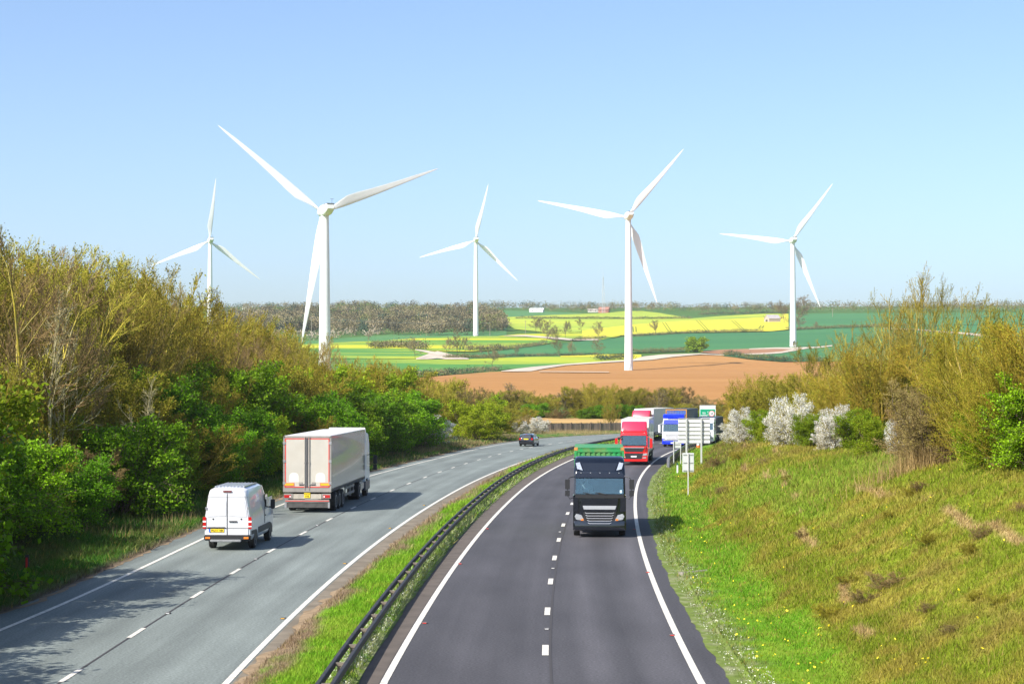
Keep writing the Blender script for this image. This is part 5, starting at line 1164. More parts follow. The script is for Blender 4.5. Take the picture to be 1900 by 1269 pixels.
# concrete drain channel on the right verge
xq, yq = ground(1262, 1066); xq2, yq2 = ground(1308, 1064)
mc = mat("grey_concrete_channel", (.30, .27, .23), rough=.9, noise=.15, scale=4)
dc = MB().box(0, math.hypot(float(xq2 - xq), float(yq2 - yq)), -.14, .14, -.3, .045).box(0, math.hypot(float(xq2 - xq), float(yq2 - yq)), -.2, -.14, -.3, .085).build("drain_channel", mc)
dc.location = (float(xq), float(yq), tz((xq + xq2) / 2, yq) - .02); dc.rotation_euler = (0, -.05, math.atan2(float(yq2 - yq), float(xq2 - xq)))
tag(dc, "short concrete drain channel crossing the right verge", "drain channel")
# road studs
SN = {}
def stud(px, py, lens, grp, lb):
    x, y = ground(px, py); s_, o_ = so(x, y)
    SN[grp] = SN.get(grp, 0) + 1; lb = lb % ["1st", "2nd", "3rd", "4th", "5th", "6th", "7th"][SN[grp] - 1]
    e = empty("road_stud", lb, "road stud", (float(x), float(y), .012), -heading(float(s_[0])), grp)
    MB().box(-.08, .08, -.1, .1, 0, .025).build("casing", mat("stud_casing", (.12, .11, .1), rough=.6), e, bevel=.005)
    MB().box(-.055, .055, -.112, -.09, .002, .022).build("lens", lens, e); return e
m_lr = mat("red_stud_lens", (.8, .06, .05), rough=.3); m_la = mat("amber_stud_lens", (.85, .45, .04), rough=.3); m_lw_ = mat("white_stud_lens", (.7, .7, .7), rough=.3)
for px, py in ((788, 1156), (854, 1046), (904.5, 981), (1201.5, 1062), (1247, 1178.5), (1177, 982), (1172, 916)): stud(px, py, m_lr, "red studs beside the right carriageway edge lines", "small red road stud, %s by the dark carriageway's white edge lines")
for px, py in ((525, 1147.5), (640, 1045.5), (724, 980), (787, 937.5)): stud(px, py, m_la, "amber studs beside the left carriageway inner line", "small amber road stud, %s beside the left carriageway's inner line")
for px, py in ((312, 1138), (475, 1037), (589, 975), (1014.5, 1167), (1026, 1054.5), (1039, 987)): stud(px, py, m_lw_, "white studs on the lane lines", "small worn white road stud, %s among those between lane dashes")

# ------------------------------------------------------------------ trees and shrubs
def grow(rng, h, stems, lv, spread=.35, crown0=.15):
    """lv: list of (children, length ratio, angle, upward pull, points); returns polylines by level"""
    out = [[] for _ in range(len(lv) + 1)]; tips = []
    def branch(p, d, L_, r, level):
        n = 5 if level == 0 else 4 if level == 1 else 3
        pts = [p]; q = p.copy(); dd = d.copy(); up = .10 if level == 0 else lv[level - 1][3]
        for i in range(n - 1):
            dd = dd + rng.normal(size=3) * (.10 if level == 0 else .16); dd[2] += up * .5; dd /= np.linalg.norm(dd); q = q + dd * L_ / (n - 1); pts.append(q)
        pts = np.array(pts); out[level].append((pts, np.linspace(r, r * (.35 if level < len(lv) else .25), n)))
        if level == len(lv): tips.append(np.concatenate([pts[-1], dd])); return
        c_, lr, an, _, _ = lv[level]; c_ = max(2, int(c_ * (.7 + .6 * rng.rand())))
        for k in range(c_):
            f = crown0 + (1 - crown0) * ((k + rng.rand()) / c_) if level == 0 else .15 + .85 * (k + rng.rand()) / c_
            x = f * (n - 1); i = min(int(x), n - 2); pp = pts[i] + (pts[i + 1] - pts[i]) * (x - i); t = pts[i + 1] - pts[i]; t = t / np.linalg.norm(t)
            w = rng.normal(size=3); w -= w.dot(t) * t; w /= np.linalg.norm(w); a = an * (.65 + .7 * rng.rand())
            nd = t * math.cos(a) + w * math.sin(a)
            branch(pp, nd, L_ * lr * (1.15 - .55 * f) * (.75 + .5 * rng.rand()), r * (.5 if level < 2 else .6) * (1 - .5 * f), level + 1)
        if level < len(lv): branch(pts[-1], dd, L_ * lr * .6, r * .35, level + 1)
    for s_ in range(stems):
        a = 2 * PI * (s_ + rng.rand()) / stems; k = spread * (.4 + .8 * rng.rand()) * (stems > 1)
        d = np.array([math.cos(a) * k, math.sin(a) * k, 1.]); d /= np.linalg.norm(d)
        branch(np.array([math.cos(a) * .25 * (stems > 1), math.sin(a) * .25 * (stems > 1), -.2]), d, h * (.6 + .14 * rng.rand()), h * .009 * (1.3 if stems < 3 else 1), 0)
    return out, np.array(tips)
def tubes(polys, k):
    groups = {}; V = []; Fc = []; n0 = 0
    for p, r in polys: groups.setdefault(len(p), []).append((p, r))
    for n, g in groups.items():
        P = np.array([a[0] for a in g]); R = np.array([a[1] for a in g]); T = np.gradient(P, axis=1); T /= np.linalg.norm(T, axis=2)[..., None] + 1e-9
        ref = np.array([.31, .83, .12]); U = np.cross(T, ref); U /= np.linalg.norm(U, axis=2)[..., None] + 1e-9; W = np.cross(T, U)
        a = 2 * PI * np.arange(k) / k
        v = P[:, :, None, :] + R[:, :, None, None] * (U[:, :, None, :] * np.cos(a)[:, None] + W[:, :, None, :] * np.sin(a)[:, None])
        m = len(g); idx = np.arange(m * n * k).reshape(m, n, k) + n0
        f = np.stack([idx[:, :-1, :], np.roll(idx, -1, 2)[:, :-1, :], np.roll(idx, -1, 2)[:, 1:, :], idx[:, 1:, :]], -1).reshape(-1, 4)
        V.append(v.reshape(-1, 3)); Fc.append(f); n0 += m * n * k
    return np.concatenate(V), np.concatenate(Fc)
def leaves(rng, tips, n_per, rad_, size, flat=0.):
    k = len(tips); P = np.repeat(tips[:, :3], n_per, 0); D = np.repeat(tips[:, 3:], n_per, 0)
    P = P + rng.normal(size=P.shape) * rad_ * np.array([1, 1, .6]) - D * rng.rand(len(P), 1) * rad_ * 2.
    return leafquads(P, size * (.6 + .8 * rng.rand(len(P))), rng, flat)
m_bark = mat("grey_brown_bark", (.17, .135, .09), rough=.95, noise=.3, scale=5, rnd=.2, island=.2, spec=.1)
m_lichen = mat("yellow_lichened_bark", (.40, .31, .045), rough=.95, noise=.35, scale=3, rnd=.2, island=.25, spec=.1, dirt=(.22, .19, .13, .8), dscale=1.3)
m_pale = mat("pale_silvery_bark", (.42, .37, .20), rough=.9, noise=.25, scale=4, island=.15, spec=.1)
m_twig = mat("brown_twigs", (.25, .175, .075), rough=.95, rnd=.28, island=.35, spec=.1)
m_twigo = mat("olive_twigs", (.30, .245, .04), rough=.95, rnd=.25, island=.35, spec=.1)
m_twigg = mat("golden_twigs", (.33, .25, .03), rough=.95, rnd=.2, island=.35, spec=.1)
m_bud = mat("olive_bud_leaves", (.27, .26, .02), rough=.8, rnd=.25, island=.4, trans=.3, spec=.15)
m_budb = mat("reddish_brown_buds", (.26, .20, .06), rough=.8, rnd=.25, island=.4, trans=.25, spec=.15)
m_leaf = mat("fresh_green_leaves", (.15, .30, .006), rough=.6, rnd=.3, island=.55, trans=.4, spec=.2)
m_leaf2 = mat("yellow_green_leaves", (.25, .35, .01), rough=.6, rnd=.25, island=.4, trans=.4, spec=.2)
m_white = mat("white_blossom", (.86, .85, .81), rough=.8, island=.1, trans=.45, spec=.1)
PROTO = {}
def proto(kind, seed):
    rng = np.random.RandomState(seed * 13 + 5)
    S_ = dict(
        tall=(11., 5, [(9, .46, .62, .30, 4), (8, .46, .6, .3, 3), (11, .5, .5, .34, 3)], .30, .12, m_lichen, m_twig, m_budb, 1, .12, .04),
        tallo=(9.5, 6, [(9, .44, .62, .28, 4), (8, .48, .6, .25, 3), (11, .5, .5, .3, 3)], .38, .08, m_lichen, m_twigo, m_bud, 2, .12, .05),
        shrub=(5.5, 8, [(9, .42, .6, .2, 4), (7, .5, .6, .2, 3), (9, .5, .55, .25, 3)], .55, .05, m_lichen, m_twigo, m_bud, 3, .11, .05),
        brown=(5.0, 8, [(9, .42, .65, .12, 4), (7, .5, .7, .1, 3), (9, .5, .7, .1, 3)], .55, .05, m_bark, m_twig, m_budb, 2, .1, .04),
        gold=(6.5, 8, [(9, .5, .55, .2, 4), (8, .52, .5, .22, 3), (6, .5, .5, .25, 3)], .6, .05, m_lichen, m_twigg, m_bud, 2, .12, .05),
        leafy=(5.2, 7, [(9, .48, .85, .02, 4), (7, .52, .8, .0, 3), (5, .5, .8, -.05, 3)], .5, .03, m_bark, m_bark, m_leaf, 12, .17, .085),
        lime=(5.2, 7, [(9, .46, .8, .06, 4), (7, .5, .75, .03, 3), (5, .5, .8, .0, 3)], .5, .03, m_bark, m_twigo, m_leaf2, 9, .17, .08),
        blossom=(3.0, 8, [(8, .5, .7, .1, 4), (7, .5, .7, .1, 3), (5, .5, .7, .1, 3)], .55, .03, m_bark, m_twigo, m_white, 5, .07, .04),
        open=(9., 4, [(8, .5, .58, .3, 4), (6, .48, .58, .28, 3), (6, .5, .5, .28, 3)], .28, .15, m_lichen, m_twigo, m_bud, 1, .1, .045),
        pale=(8.0, 1, [(9, .5, .6, .2, 4), (7, .45, .6, .15, 3), (6, .45, .6, .15, 3)], .0, .25, m_pale, m_pale, m_budb, 0, .1, .05),
        field=(11., 1, [(11, .62, .85, .12, 4), (8, .46, .7, .1, 3), (6, .5, .7, .1, 3)], .0, .28, m_bark, mat("grey_field_twigs", (.20, .165, .11), rough=.95, rnd=.2, spec=.1), m_budb, 1, .4, .22),
        round=(6.5, 5, [(9, .5, .8, .1, 4), (6, .5, .8, .05, 3), (4, .5, .8, .05, 3)], .5, .05, m_bark, m_twigo, m_leaf2, 5, .4, .34),
    )[kind]
    h, stems, lv, spread, c0, mb_, mt_, ml_, npr, lr_, ls = S_
    lev, tips = grow(rng, h, stems, lv, spread, c0)
    if kind in ("field",):
        for l in (2, 3): lev[l] = [(p, r * 2.2) for p, r in lev[l]]
    V, Fq = tubes(lev[0] + lev[1], 5)
    tr = npmesh("trunk", V, Fq, mb_, smooth=True)
    fine = [(p, np.maximum(r, .008 if kind != "field" else .03)) for p, r in lev[2] + lev[3]]
    V2, F2 = tubes(fine, 3); mi = np.zeros(len(F2), int)
    if npr:
        V3, F3 = leaves(rng, tips, npr, lr_, ls, .3 if kind in ("leafy", "lime") else 0.); F3 = F3 + len(V2); V2 = np.concatenate([V2, V3]); F2 = np.concatenate([F2, F3]); mi = np.concatenate([mi, np.ones(len(F3), int)])
    cr = npmesh("crown", V2, F2, [mt_, ml_], midx=mi)
    top = float(np.percentile(V2[:, 2], 99.5)); w = float(np.percentile(np.hypot(V2[:, 0], V2[:, 1]), 95))
    tm, cm = tr.data, cr.data; bpy.data.objects.remove(tr); bpy.data.objects.remove(cr)
    return tm, cm, top, w
NP_ = dict(tall=4, tallo=3, shrub=3, brown=3, gold=2, leafy=4, lime=3, blossom=3, open=3, pale=1, field=4, round=2)
LOOK = dict(tall="tall bare brown tree", tallo="tall bare olive tree", shrub="olive budding shrub", brown="brown twiggy bush", gold="golden-twigged shrub", leafy="fresh green hawthorn", lime="yellow-green leafy bush", blossom="white-blossomed blackthorn bush", open="tall open-branched lichened tree", pale="pale bare sapling", field="bare round-crowned field tree", round="round olive-green bush")
KN = dict(tall="bare_tree", tallo="bare_tree", shrub="shrub", brown="twiggy_bush", gold="shrub", leafy="hawthorn_bush", lime="leafy_bush", blossom="blossom_bush", open="bare_tree", pale="bare_sapling", field="field_tree", round="round_bush")
PLANTS = []
vr = np.random.RandomState(77)
def plant(kind, x, y, h, where, wide_=1., z=None, sink=.1, label=None):
    if kind not in PROTO: PROTO[kind] = [proto(kind, i) for i in range(NP_[kind])]
    tm, cm, top, w = PROTO[kind][vr.randint(len(PROTO[kind]))]
    z = tz(x, y) if z is None else z
    e = newobj(KN[kind], None); e.empty_display_size = .2; e.location = (x, y, z - sink); k = h / top
    e.rotation_euler = (0, 0, vr.uniform(0, 2 * PI)); e.scale = (k * wide_, k * wide_, k)
    newobj("trunk", tm, e); newobj("crown", cm, e)
    e["category"] = "tree" if kind in ("tall", "tallo", "field", "pale", "open") else "bush"
    d = y * ct + (z - CAMH) * st; PLANTS.append((where, kind, 950 + F * x / d, e, label)); return e
def so_plant(kind, s, off, h, where, **k):
    x, y = pos(s, float(off)); return plant(kind, float(x), float(y), h, where, **k)
def hitpx(px, py):
    c_, y_, z_ = [float(v) for v in ray(px, py)]; ts = np.arange(45, 420, .5)
    Z = terrain(c_ * ts, y_ * ts); b = (CAMH + z_ * ts) < Z; i = int(np.argmax(b)) if b.any() else len(ts) - 1; return c_ * ts[i], y_ * ts[i]
def px_plant(kind, px, py, ytop, where, D=None, **k):
    """foot at a photo position (or at a given distance), top reaching photo row ytop"""
    if D is None: x, y = hitpx(px, py)
    else: c_, y_, z_ = [float(v) for v in ray(px, py)]; x, y = c_ * D / y_, D
    g = tz(x, y); zt = on_ray(px, ytop, y).z; return plant(kind, x, y, max(zt - g, .5) + .1, where, **k)

LT = "the left roadside thicket"
def lo(s): return float(oLT(np.array([float(s)]))[0])
# front row of leafy hawthorns
s = -2.
while s < 172:
    o = lo(s) - 5.3 - vr.uniform(0, 1.5) - 1.0 * (s < 60)
    kd = vr.choice(["leafy", "lime", "brown", "shrub"], p=[.80, .06, .07, .07] if s < 75 else [.56, .2, .14, .10] if s < 120 else [.62, .26, .06, .06])
    h = vr.uniform(3.4, 5.2) if s < 120 else vr.uniform(4.2, 6.0)
    if s < 36: kd = vr.choice(["leafy", "leafy", "lime"]); h = vr.uniform(7.0, 8.8); o = lo(s) - 5.4
    so_plant(kd, s, o, h, LT, wide_=vr.uniform(1.0, 1.25)); s += vr.uniform(3.2, 4.4)
s = 2.
while s < 178:
    so_plant(vr.choice(["shrub", "lime", "tallo", "gold", "leafy"], p=[.34, .08, .34, .16, .08]), s, lo(s) - 9.5 - vr.uniform(0, 2), vr.uniform(6.4, 8.4) * (1.2 if s < 40 else 1), LT, wide_=vr.uniform(.95, 1.15)); s += vr.uniform(3.8, 5.2)
def skyh(px):      # photo row the thicket's top reaches
    return float(np.interp(px, [0, 60, 130, 200, 300, 350, 400, 480, 600, 700, 760, 800], [378, 425, 450, 460, 500, 562, 582, 602, 634, 658, 678, 712]))
for row, (o0, st0, lowr) in enumerate(((13.5, 5.6, 40), (18.5, 6.0, 18), (24, 6.4, 0), (30, 7.0, 0))):
    s = 30. + row * 12
    while s < (190 if row < 2 else 215):
        o = lo(s) - o0 - vr.uniform(0, 3); x, y = [float(v) for v in pos(s, o)]; px = 950 + F * x / y
        if px > -120:
            yt = skyh(max(px, 0)) + lowr + vr.uniform(-16, 30); g = tz(x, y); hgt = min(max(CAMH + (707 - yt) * y / F - g, 4), 14)
            plant(vr.choice(["tall", "tallo", "gold"], p=[.42, .40, .18]) , x, y, hgt, LT, wide_=vr.uniform(.8, 1.05))
        s += st0 * vr.uniform(.8, 1.25)
px_plant("pale", 268, 940, 700, LT, wide_=.9, label="pale bare sapling standing alone before the dark hawthorns, left of the white trailer")
px_plant("tall", 20, 990, 440, LT, D=98, wide_=1.1)
px_plant("pale", 95, 960, 530, LT, D=96, wide_=.9, label="large pale-limbed bare tree near the left edge of the photo")
# farther left side, past the thicket
LF = "the far left verge scrub"
for kd, px, py, yt, D in (("blossom", 797, 822, 772, None), ("brown", 770, 826, 760, 205), ("shrub", 830, 812, 735, 238), ("tallo", 790, 800, 704, 262), ("tallo", 826, 800, 702, 285), ("brown", 858, 800, 708, 300), ("tallo", 880, 798, 722, 300), ("lime", 872, 812, 745, 236), ("shrub", 905, 806, 742, 262), ("lime", 912, 808, 760, 250), ("shrub", 935, 803, 764, 275), ("shrub", 760, 805, 690, 250), ("lime", 890, 815, 762, 232), ("blossom", 962, 805, 782, 262), ("shrub", 948, 806, 775, 262), ("blossom", 1003, 804, 774, 266), ("blossom", 990, 804, 782, 262), ("brown", 1036, 800, 790, 290), ("brown", 975, 800, 770, 285), ("tallo", 745, 800, 672, 240), ("tallo", 720, 800, 664, 240), ("tallo", 842, 790, 712, 330), ("round", 905, 785, 735, 335)):
    px_plant(kd, px, py, yt, LF, D=D, wide_=vr.uniform(1.1, 1.5) if kd in ("blossom", "shrub", "lime") else 1.1)
# trees in the hollow beyond the fence
HR = "the tree row beyond the fence"
pxs = np.linspace(905, 1420, 34)
for i, px in enumerate(pxs):
    yt = float(np.interp(px, [905, 960, 1010, 1060, 1100, 1160, 1200, 1250, 1290, 1330, 1380, 1420], [728, 724, 728, 722, 712, 726, 716, 712, 735, 745, 745, 740])) + vr.uniform(-5, 8)
    kd = vr.choice(["shrub", "tallo", "brown", "field", "gold"], p=[.34, .30, .14, .12, .10])
    px_plant(kd, px + vr.uniform(-5, 5), 781, yt, HR, D=350 + vr.uniform(-4, 26), wide_=vr.uniform(1.1, 1.5))
for i, px in enumerate(np.linspace(912, 1410, 24)):
    px_plant(vr.choice(["brown", "shrub", "leafy"]), px + vr.uniform(-8, 8), 781, vr.uniform(748, 764), HR, D=346 + vr.uniform(-4, 6), wide_=1.7)
px_plant("field", 948, 781, 711, HR, D=352, label="bare fan-shaped tree standing above the hedge row, below the track bend")
px_plant("tallo", 1134, 797, 742, HR, D=300, label="thin yellowish tree standing in front of the slatted fence, left of the red lorries")
px_plant("blossom", 1222, 795, 762, HR, D=300, wide_=1.2, label="white blossom bush between the red lorries and the blue one")
# right bank top
RB = "the hedge on top of the right bank"
RP = [("blossom", 1338, 818, 800, 1.2), ("blossom", 1385, 822, 758, .85), ("blossom", 1368, 822, 785, .9), ("blossom", 1472, 828, 734, .8), ("blossom", 1448, 828, 768, .8), ("blossom", 1548, 838, 754, .7), ("blossom", 1532, 838, 792, .8), ("blossom", 1668, 850, 775, .5),
      ("lime", 1428, 824, 775, .8), ("lime", 1500, 830, 770, .9), ("shrub", 1520, 824, 745, .9), ("lime", 1402, 820, 770, .8), ("shrub", 1495, 822, 730, .9),
      ("shrub", 1352, 812, 765, 1.2), ("gold", 1372, 808, 735, 1.1), ("gold", 1405, 812, 700, 1.0), ("shrub", 1428, 814, 698, 1.0), ("gold", 1448, 812, 694, 1.0), ("shrub", 1505, 818, 702, 1.1), ("lime", 1415, 822, 762, 1.1), ("lime", 1510, 826, 768, 1.2), ("lime", 1590, 838, 760, 1.0), ("lime", 1625, 846, 775, 1.0), ("shrub", 1345, 806, 778, 1.2),
      ("tallo", 1540, 815, 640, .8), ("open", 1575, 818, 612, .9), ("open", 1610, 820, 602, .9), ("gold", 1560, 822, 690, 1.0), ("gold", 1600, 825, 680, 1.0), ("shrub", 1640, 835, 672, .9), ("open", 1645, 822, 590, .85), ("open", 1698, 830, 500, .75), ("open", 1738, 832, 520, .7), ("open", 1672, 828, 548, .7), ("open", 1770, 835, 605, .8),
      ("brown", 1716, 862, 706, .9), ("brown", 1742, 864, 720, .85), ("gold", 1790, 858, 655, .8), ("gold", 1835, 855, 600, .75), ("open", 1860, 850, 560, .9), ("gold", 1895, 850, 600, .75), ("gold", 1950, 850, 580, .8), ("gold", 2010, 855, 600, .9), ("shrub", 2070, 860, 640, 1.0), ("leafy", 2130, 870, 680, 1.0), ("gold", 2200, 880, 620, 1.0), ("lime", 1818, 866, 765, .9), ("gold", 1850, 866, 690, .8), ("lime", 1868, 868, 735, .8), ("leafy", 1930, 868, 700, .9), ("gold", 1900, 866, 655, .8), ("lime", 1585, 832, 795, 1.0), ("brown", 1690, 852, 760, .9)]
for kd, px, py, yt, wd in RP:
    px_plant(kd, px, py, yt, RB, wide_=wd * 1.15)
for px, yt, D in ((1640, 640, 125), (1700, 615, 130), (1760, 640, 120), (1810, 630, 112), (1860, 600, 105), (1910, 590, 100), (1560, 700, 150), (1500, 715, 165), (1450, 725, 180), (1400, 730, 200)):
    px_plant(vr.choice(["open", "gold"]), px, 800, yt, RB, D=D, wide_=.95)
# trees out in the fields
FT = "the trees standing in the far fields"
for px, py, yt in ((770, 667, 628), (828, 659, 630), (848, 659, 626), (862, 658, 630), (893, 660, 645), (913, 684, 648), (956, 662, 646), (1015, 639, 597), (1034, 640, 610), (995, 619, 590), (1003, 620, 593), (1049, 628, 600), (1079, 617, 592), (1111, 632, 600), (1038, 662, 632), (1063, 661, 638), (1104, 660, 632), (1216, 622, 597), (1182, 580, 560), (1208, 580, 562), (1136, 580, 562), (1384, 581, 562), (1432, 580, 561), (1455, 600, 560), (1482, 610, 555), (1487, 580, 550), (905, 616, 590), (846, 627, 612), (683, 634, 616), (1515, 612, 600), (1770, 577, 556), (1480, 612, 585)):
    X, Y, Z = [float(v[0]) for v in onterrain(px, py)]
    plant("field", X, Y, (py - yt) * math.hypot(X, Y) / F + 1.5, FT, wide_=vr.uniform(.9, 1.2), z=Z)
X, Y, Z = [float(v[0]) for v in onterrain(1292, 653.5)]
plant("round", X, Y, 9.0, FT, wide_=1.25, z=Z, label="big round olive bush alone at the lower edge of the dark green wheat")
# labels: place along each stand, counted across the photo
for where in sorted(set(p[0] for p in PLANTS)):
    for kind in LOOK:
        g = sorted([p for p in PLANTS if p[0] == where and p[1] == kind and not p[4]], key=lambda p: p[2])
        for i, p in enumerate(g):
            n = i + 1; od = "%d%s" % (n, "th" if 10 <= n % 100 <= 20 else {1: "st", 2: "nd", 3: "rd"}.get(n % 10, "th"))
            p[3]["label"] = ("%s, %s from left in %s" % (LOOK[kind], od, where)) if len(g) > 1 else "the only %s in %s" % (LOOK[kind], where)
            p[3]["group"] = "%ss in %s" % (LOOK[kind], where)
for p in PLANTS:
    if p[4]: p[3]["label"] = p[4]

# ------------------------------------------------------------------ grass
m_blade = mat("grass_blades", (.1, .2, .02), rough=.7, attr=True, island=.28, trans=.35, spec=.15)
def frustum(x, y, m=.09): return (np.abs(x) < (.2714 + m) * y + 2) & (y > 36)
def blades(name, f0, f1, s0, s1, n, hmin, hmax, colf, label, seed, wid=.016, power=2.2, zf=terrain, lean=.5, sel=None):
    r = np.random.RandomState(seed); u = r.rand(n); a0, a1 = s0 + 30, s1 + 30; e = 1 - power
    D = (a0 ** e + (a1 ** e - a0 ** e) * u) ** (1 / e); s = D - 30
    off = f0(s) + (f1(s) - f0(s)) * r.rand(n); x, y = pos(s, off); k = frustum(x, y)
    if sel is not None: k &= sel(x, y, s, off, r)
    x, y, s, off = x[k], y[k], s[k], off[k]; n = len(x); z = zf(x, y) if zf is terrain else zf(x, y, s, off)
    dist = np.hypot(x, y); h = (hmin + (hmax - hmin) * r.rand(n) ** 2) * (.6 + .9 * fbm(x * .7, y * .7)) * np.clip(dist / 60, .9, 1.6); w = wid * dist / 50 * (.7 + .6 * r.rand(n))
    a = r.rand(n) * 2 * PI; ux, uy = np.cos(a) * w, np.sin(a) * w; lx, ly = r.normal(size=n) * h * lean + .15 * h, r.normal(size=n) * h * lean
    V = np.stack([np.stack([x - ux, y - uy, z - .02], 1), np.stack([x + ux, y + uy, z - .02], 1), np.stack([x + lx, y + ly, z + h], 1)], 1).reshape(-1, 3)
    col = colf(x, y) * (.8 + .5 * r.rand(n, 1)) * np.array([[1., 1., 1.]]); dry = (r.rand(n) < (.04 if 'left' in label or 'median' in label else .12))[:, None]; col = np.where(dry, np.array([[.30, .24, .06]]), col)
    o = npmesh(name, V, np.arange(3 * n).reshape(-1, 3), m_blade, col=np.repeat(np.clip(col, 0, 1), 3, 0)); tag(o, label, "grass", kind="stuff"); return o
gc = lambda k: (lambda x, y: groundcolor(x, y) * k)
blades("grass", lambda q: oRT(q) + 3.2, lambda q: oRT(q) + 21, 2, 200, 470000, .05, .22, gc(1.15), "rough tussocky grass covering the right bank", 1)
blades("grass", lambda q: oRT(q) + .15, lambda q: oRT(q) + 4.5, 2, 180, 120000, .04, .16, gc(1.1), "bright green short grass on the right verge", 2)
zmed = lambda x, y, s, o: medz(x, y, s, o, np.clip((o - oLG(s)) / (oRK(s) - oLG(s)), .02, .98))
blades("grass", lambda q: oLG(q) - .15, lambda q: oRK(q) - .05, 5, 230, 110000, .05, .2, gc(1.15), "lush green grass on the median under the barrier", 3, zf=zmed)
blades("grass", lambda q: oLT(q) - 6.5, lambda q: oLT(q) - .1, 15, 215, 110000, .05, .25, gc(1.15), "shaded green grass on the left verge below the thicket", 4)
# dry reeds under the brown bush and pale straw on the far verge
def tuft(px, py, n, R, h, label, seed, c_=(.42, .30, .13)):
    r = np.random.RandomState(seed); x0, y0 = hitpx(px, py); x = x0 + r.normal(size=n) * R[0]; y = y0 + r.normal(size=n) * R[1]; q_, o_ = so(x, y); k = (o_ < oLT(q_) - .9) | (o_ > oRT(q_) + 3); x, y = x[k], y[k]; n = len(x); z = terrain(x, y); H_ = h * (.5 + .7 * r.rand(n))
    a = r.rand(n) * 2 * PI; w = .012; V = np.stack([np.stack([x - np.cos(a) * w, y - np.sin(a) * w, z], 1), np.stack([x + np.cos(a) * w, y + np.sin(a) * w, z], 1), np.stack([x + r.normal(size=n) * .2 * H_, y + r.normal(size=n) * .2 * H_, z + H_], 1)], 1).reshape(-1, 3)
    col = np.repeat(np.array([c_]) * (.7 + .6 * r.rand(n, 1)), 3, 0); tag(npmesh("dry_grass", V, np.arange(3 * n).reshape(-1, 3), m_blade, col=col), label, "grass", kind="stuff")
tuft(1742, 862, 1500, (1.3, .45), 1.1, "dry straw-coloured reeds under the dark brown bush on the bank", 5)
tuft(1712, 862, 400, (.6, .4), .9, "dry straw-coloured reeds on the bank beside the brown bush", 6)
for i, (px, py, n) in enumerate(((820, 838, 1500), (870, 826, 1500), (735, 865, 1200), (640, 900, 900), (430, 975, 700), (310, 985, 500), (1080, 803, 2600), (1020, 804, 1500), (925, 815, 1500))):
    tuft(px, py, n, (2.2 if px < 1000 else 6, 3.0), .55, "pale dry grass tufts along the left verge, patch %s" % ["by the farther blossom bush", "below the yellow-green bushes", "below the green hawthorns", "beside the trailer cab", "left of the van roof", "at the foot of the pale sapling", "below the slatted fence", "left of the fence end", "behind the black hatchback"][i], 10 + i, (.40, .30, .14))
# white flowering mat along the median kerb and the right tarmac edge, dandelions
def flowers(name, f0, f1, s0, s1, n, size, color, label, seed, zf=terrain, thr=.45, power=2.1):
    r = np.random.RandomState(seed); e = 1 - power; a0, a1 = s0 + 30, s1 + 30; D = (a0 ** e + (a1 ** e - a0 ** e) * r.rand(n)) ** (1 / e); s = D - 30
    off = f0(s) + (f1(s) - f0(s)) * r.rand(n); x, y = pos(s, off); k = frustum(x, y) & (fbm(x * 1.3 + 9, y * 1.3) > thr); x, y, s, off = x[k], y[k], s[k], off[k]
    z = (zf(x, y) if zf is terrain else zf(x, y, s, off)) + .04 + .08 * r.rand(len(x)); V, Fq = leafquads(np.stack([x, y, z], 1), size * (.6 + .8 * r.rand(len(x))), r)
    tag(npmesh(name, V, Fq, color), label, "flowers", kind="stuff")
m_fw = mat("tiny_white_flowers", (.62, .64, .50), rough=.8, island=.3, trans=.2); m_fy = mat("yellow_dandelion", (.85, .68, .02), rough=.7)
flowers("white_flowers", lambda q: oRK(q) - .75, lambda q: oRK(q) - .05, 8, 200, 9000, .032, m_fw, "low white-flowering plants along the median kerb", 21, zf=zmed, thr=.40)
flowers("white_flowers", lambda q: oRT(q) + .05, lambda q: oRT(q) + 1.0, 8, 170, 2600, .03, m_fw, "white-flowering salt-tolerant plants along the right tarmac edge", 22, thr=.47)
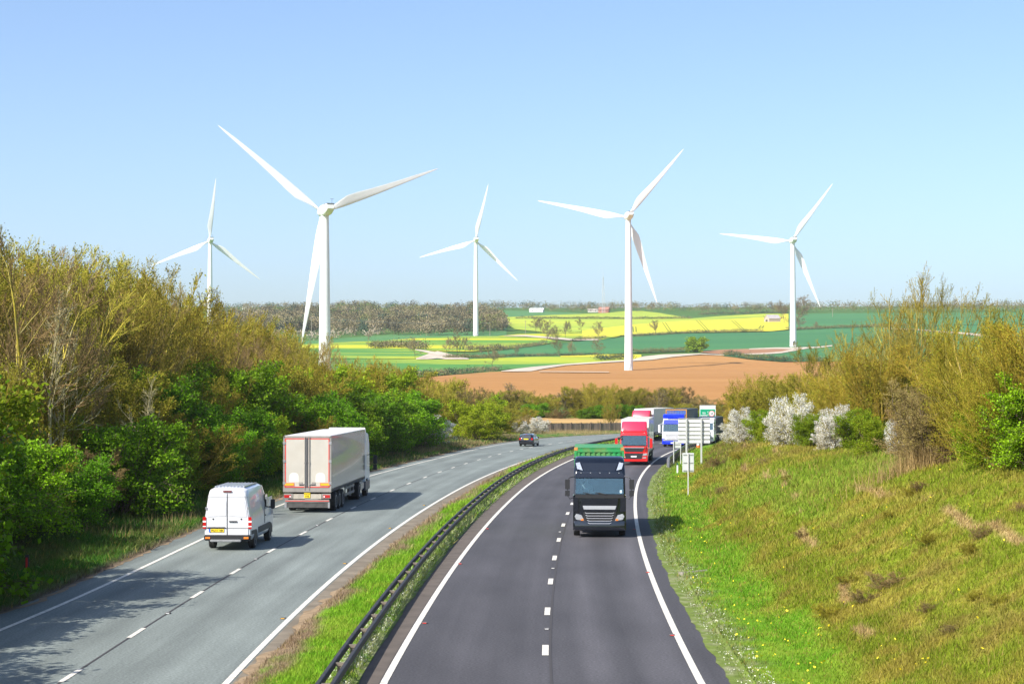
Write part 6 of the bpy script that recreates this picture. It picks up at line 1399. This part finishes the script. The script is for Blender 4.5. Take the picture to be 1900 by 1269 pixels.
flowers("dandelions", lambda q: oRT(q) + .7, lambda q: oRT(q) + 4.2, 8, 120, 420, .055, m_fy, "scattered yellow dandelions on the bright right verge", 23, thr=.45)
flowers("dandelions", lambda q: oRT(q) + 5, lambda q: oRT(q) + 14, 8, 90, 500, .05, m_fy, "small yellow cowslips scattered over the bank", 24, thr=.58)
# low brambles on the bank
bl_spots = [(1640, 1092, 60), (1535, 1150, 46), (1605, 1118, 40), (1725, 1010, 40), (1820, 1005, 34), (1800, 1030, 30), (1705, 915, 30), (1690, 922, 22), (1340, 918, 26), (1575, 1085, 26), (1720, 1140, 24), (1810, 1120, 22), (1420, 862, 26), (1370, 855, 34), (1330, 868, 36), (1460, 895, 20), (1490, 1000, 20), (1855, 1120, 26), (1895, 950, 26), (1650, 965, 16), (1760, 1240, 22), (1560, 1020, 14)]
for i, (px, py, wpx) in enumerate(bl_spots):
    x, y = hitpx(px, py); h = wpx * y / F * .42
    plant(["brown", "shrub", "brown", "shrub"][i % 4], x, y, h + .15, "scrub", wide_=1.9, sink=.05)
g = sorted([p for p in PLANTS if p[0] == "scrub"], key=lambda p: p[2])
for i, p in enumerate(g):
    p[3].name = "bramble"; p[3]["label"] = "low %s bramble clump, %d%s from the left on the grassy right bank" % ("green" if p[1] in ("leafy", "shrub") else "brown", i + 1, {1: "st", 2: "nd", 3: "rd"}.get((i + 1) % 10, "th") if not 10 < i + 1 < 20 else "th"); p[3]["group"] = "bramble clumps on the right bank"

# ------------------------------------------------------------------ haze
mh = bpy.data.materials.new("thin_air_haze"); mh.use_nodes = True; N = mh.node_tree.nodes; N.remove(N["Principled BSDF"])
pv_ = N.new("ShaderNodeVolumePrincipled"); pv_.inputs["Color"].default_value = (.93, .965, 1.0, 1); pv_.inputs["Density"].default_value = .00007; pv_.inputs["Anisotropy"].default_value = .2
mh.node_tree.links.new(pv_.outputs[0], N["Material Output"].inputs["Volume"])
hz = MB().box(-4300, 4300, -4300, 4300, -2.2, 190).build("haze", mh); tag(hz, kind="stuff")
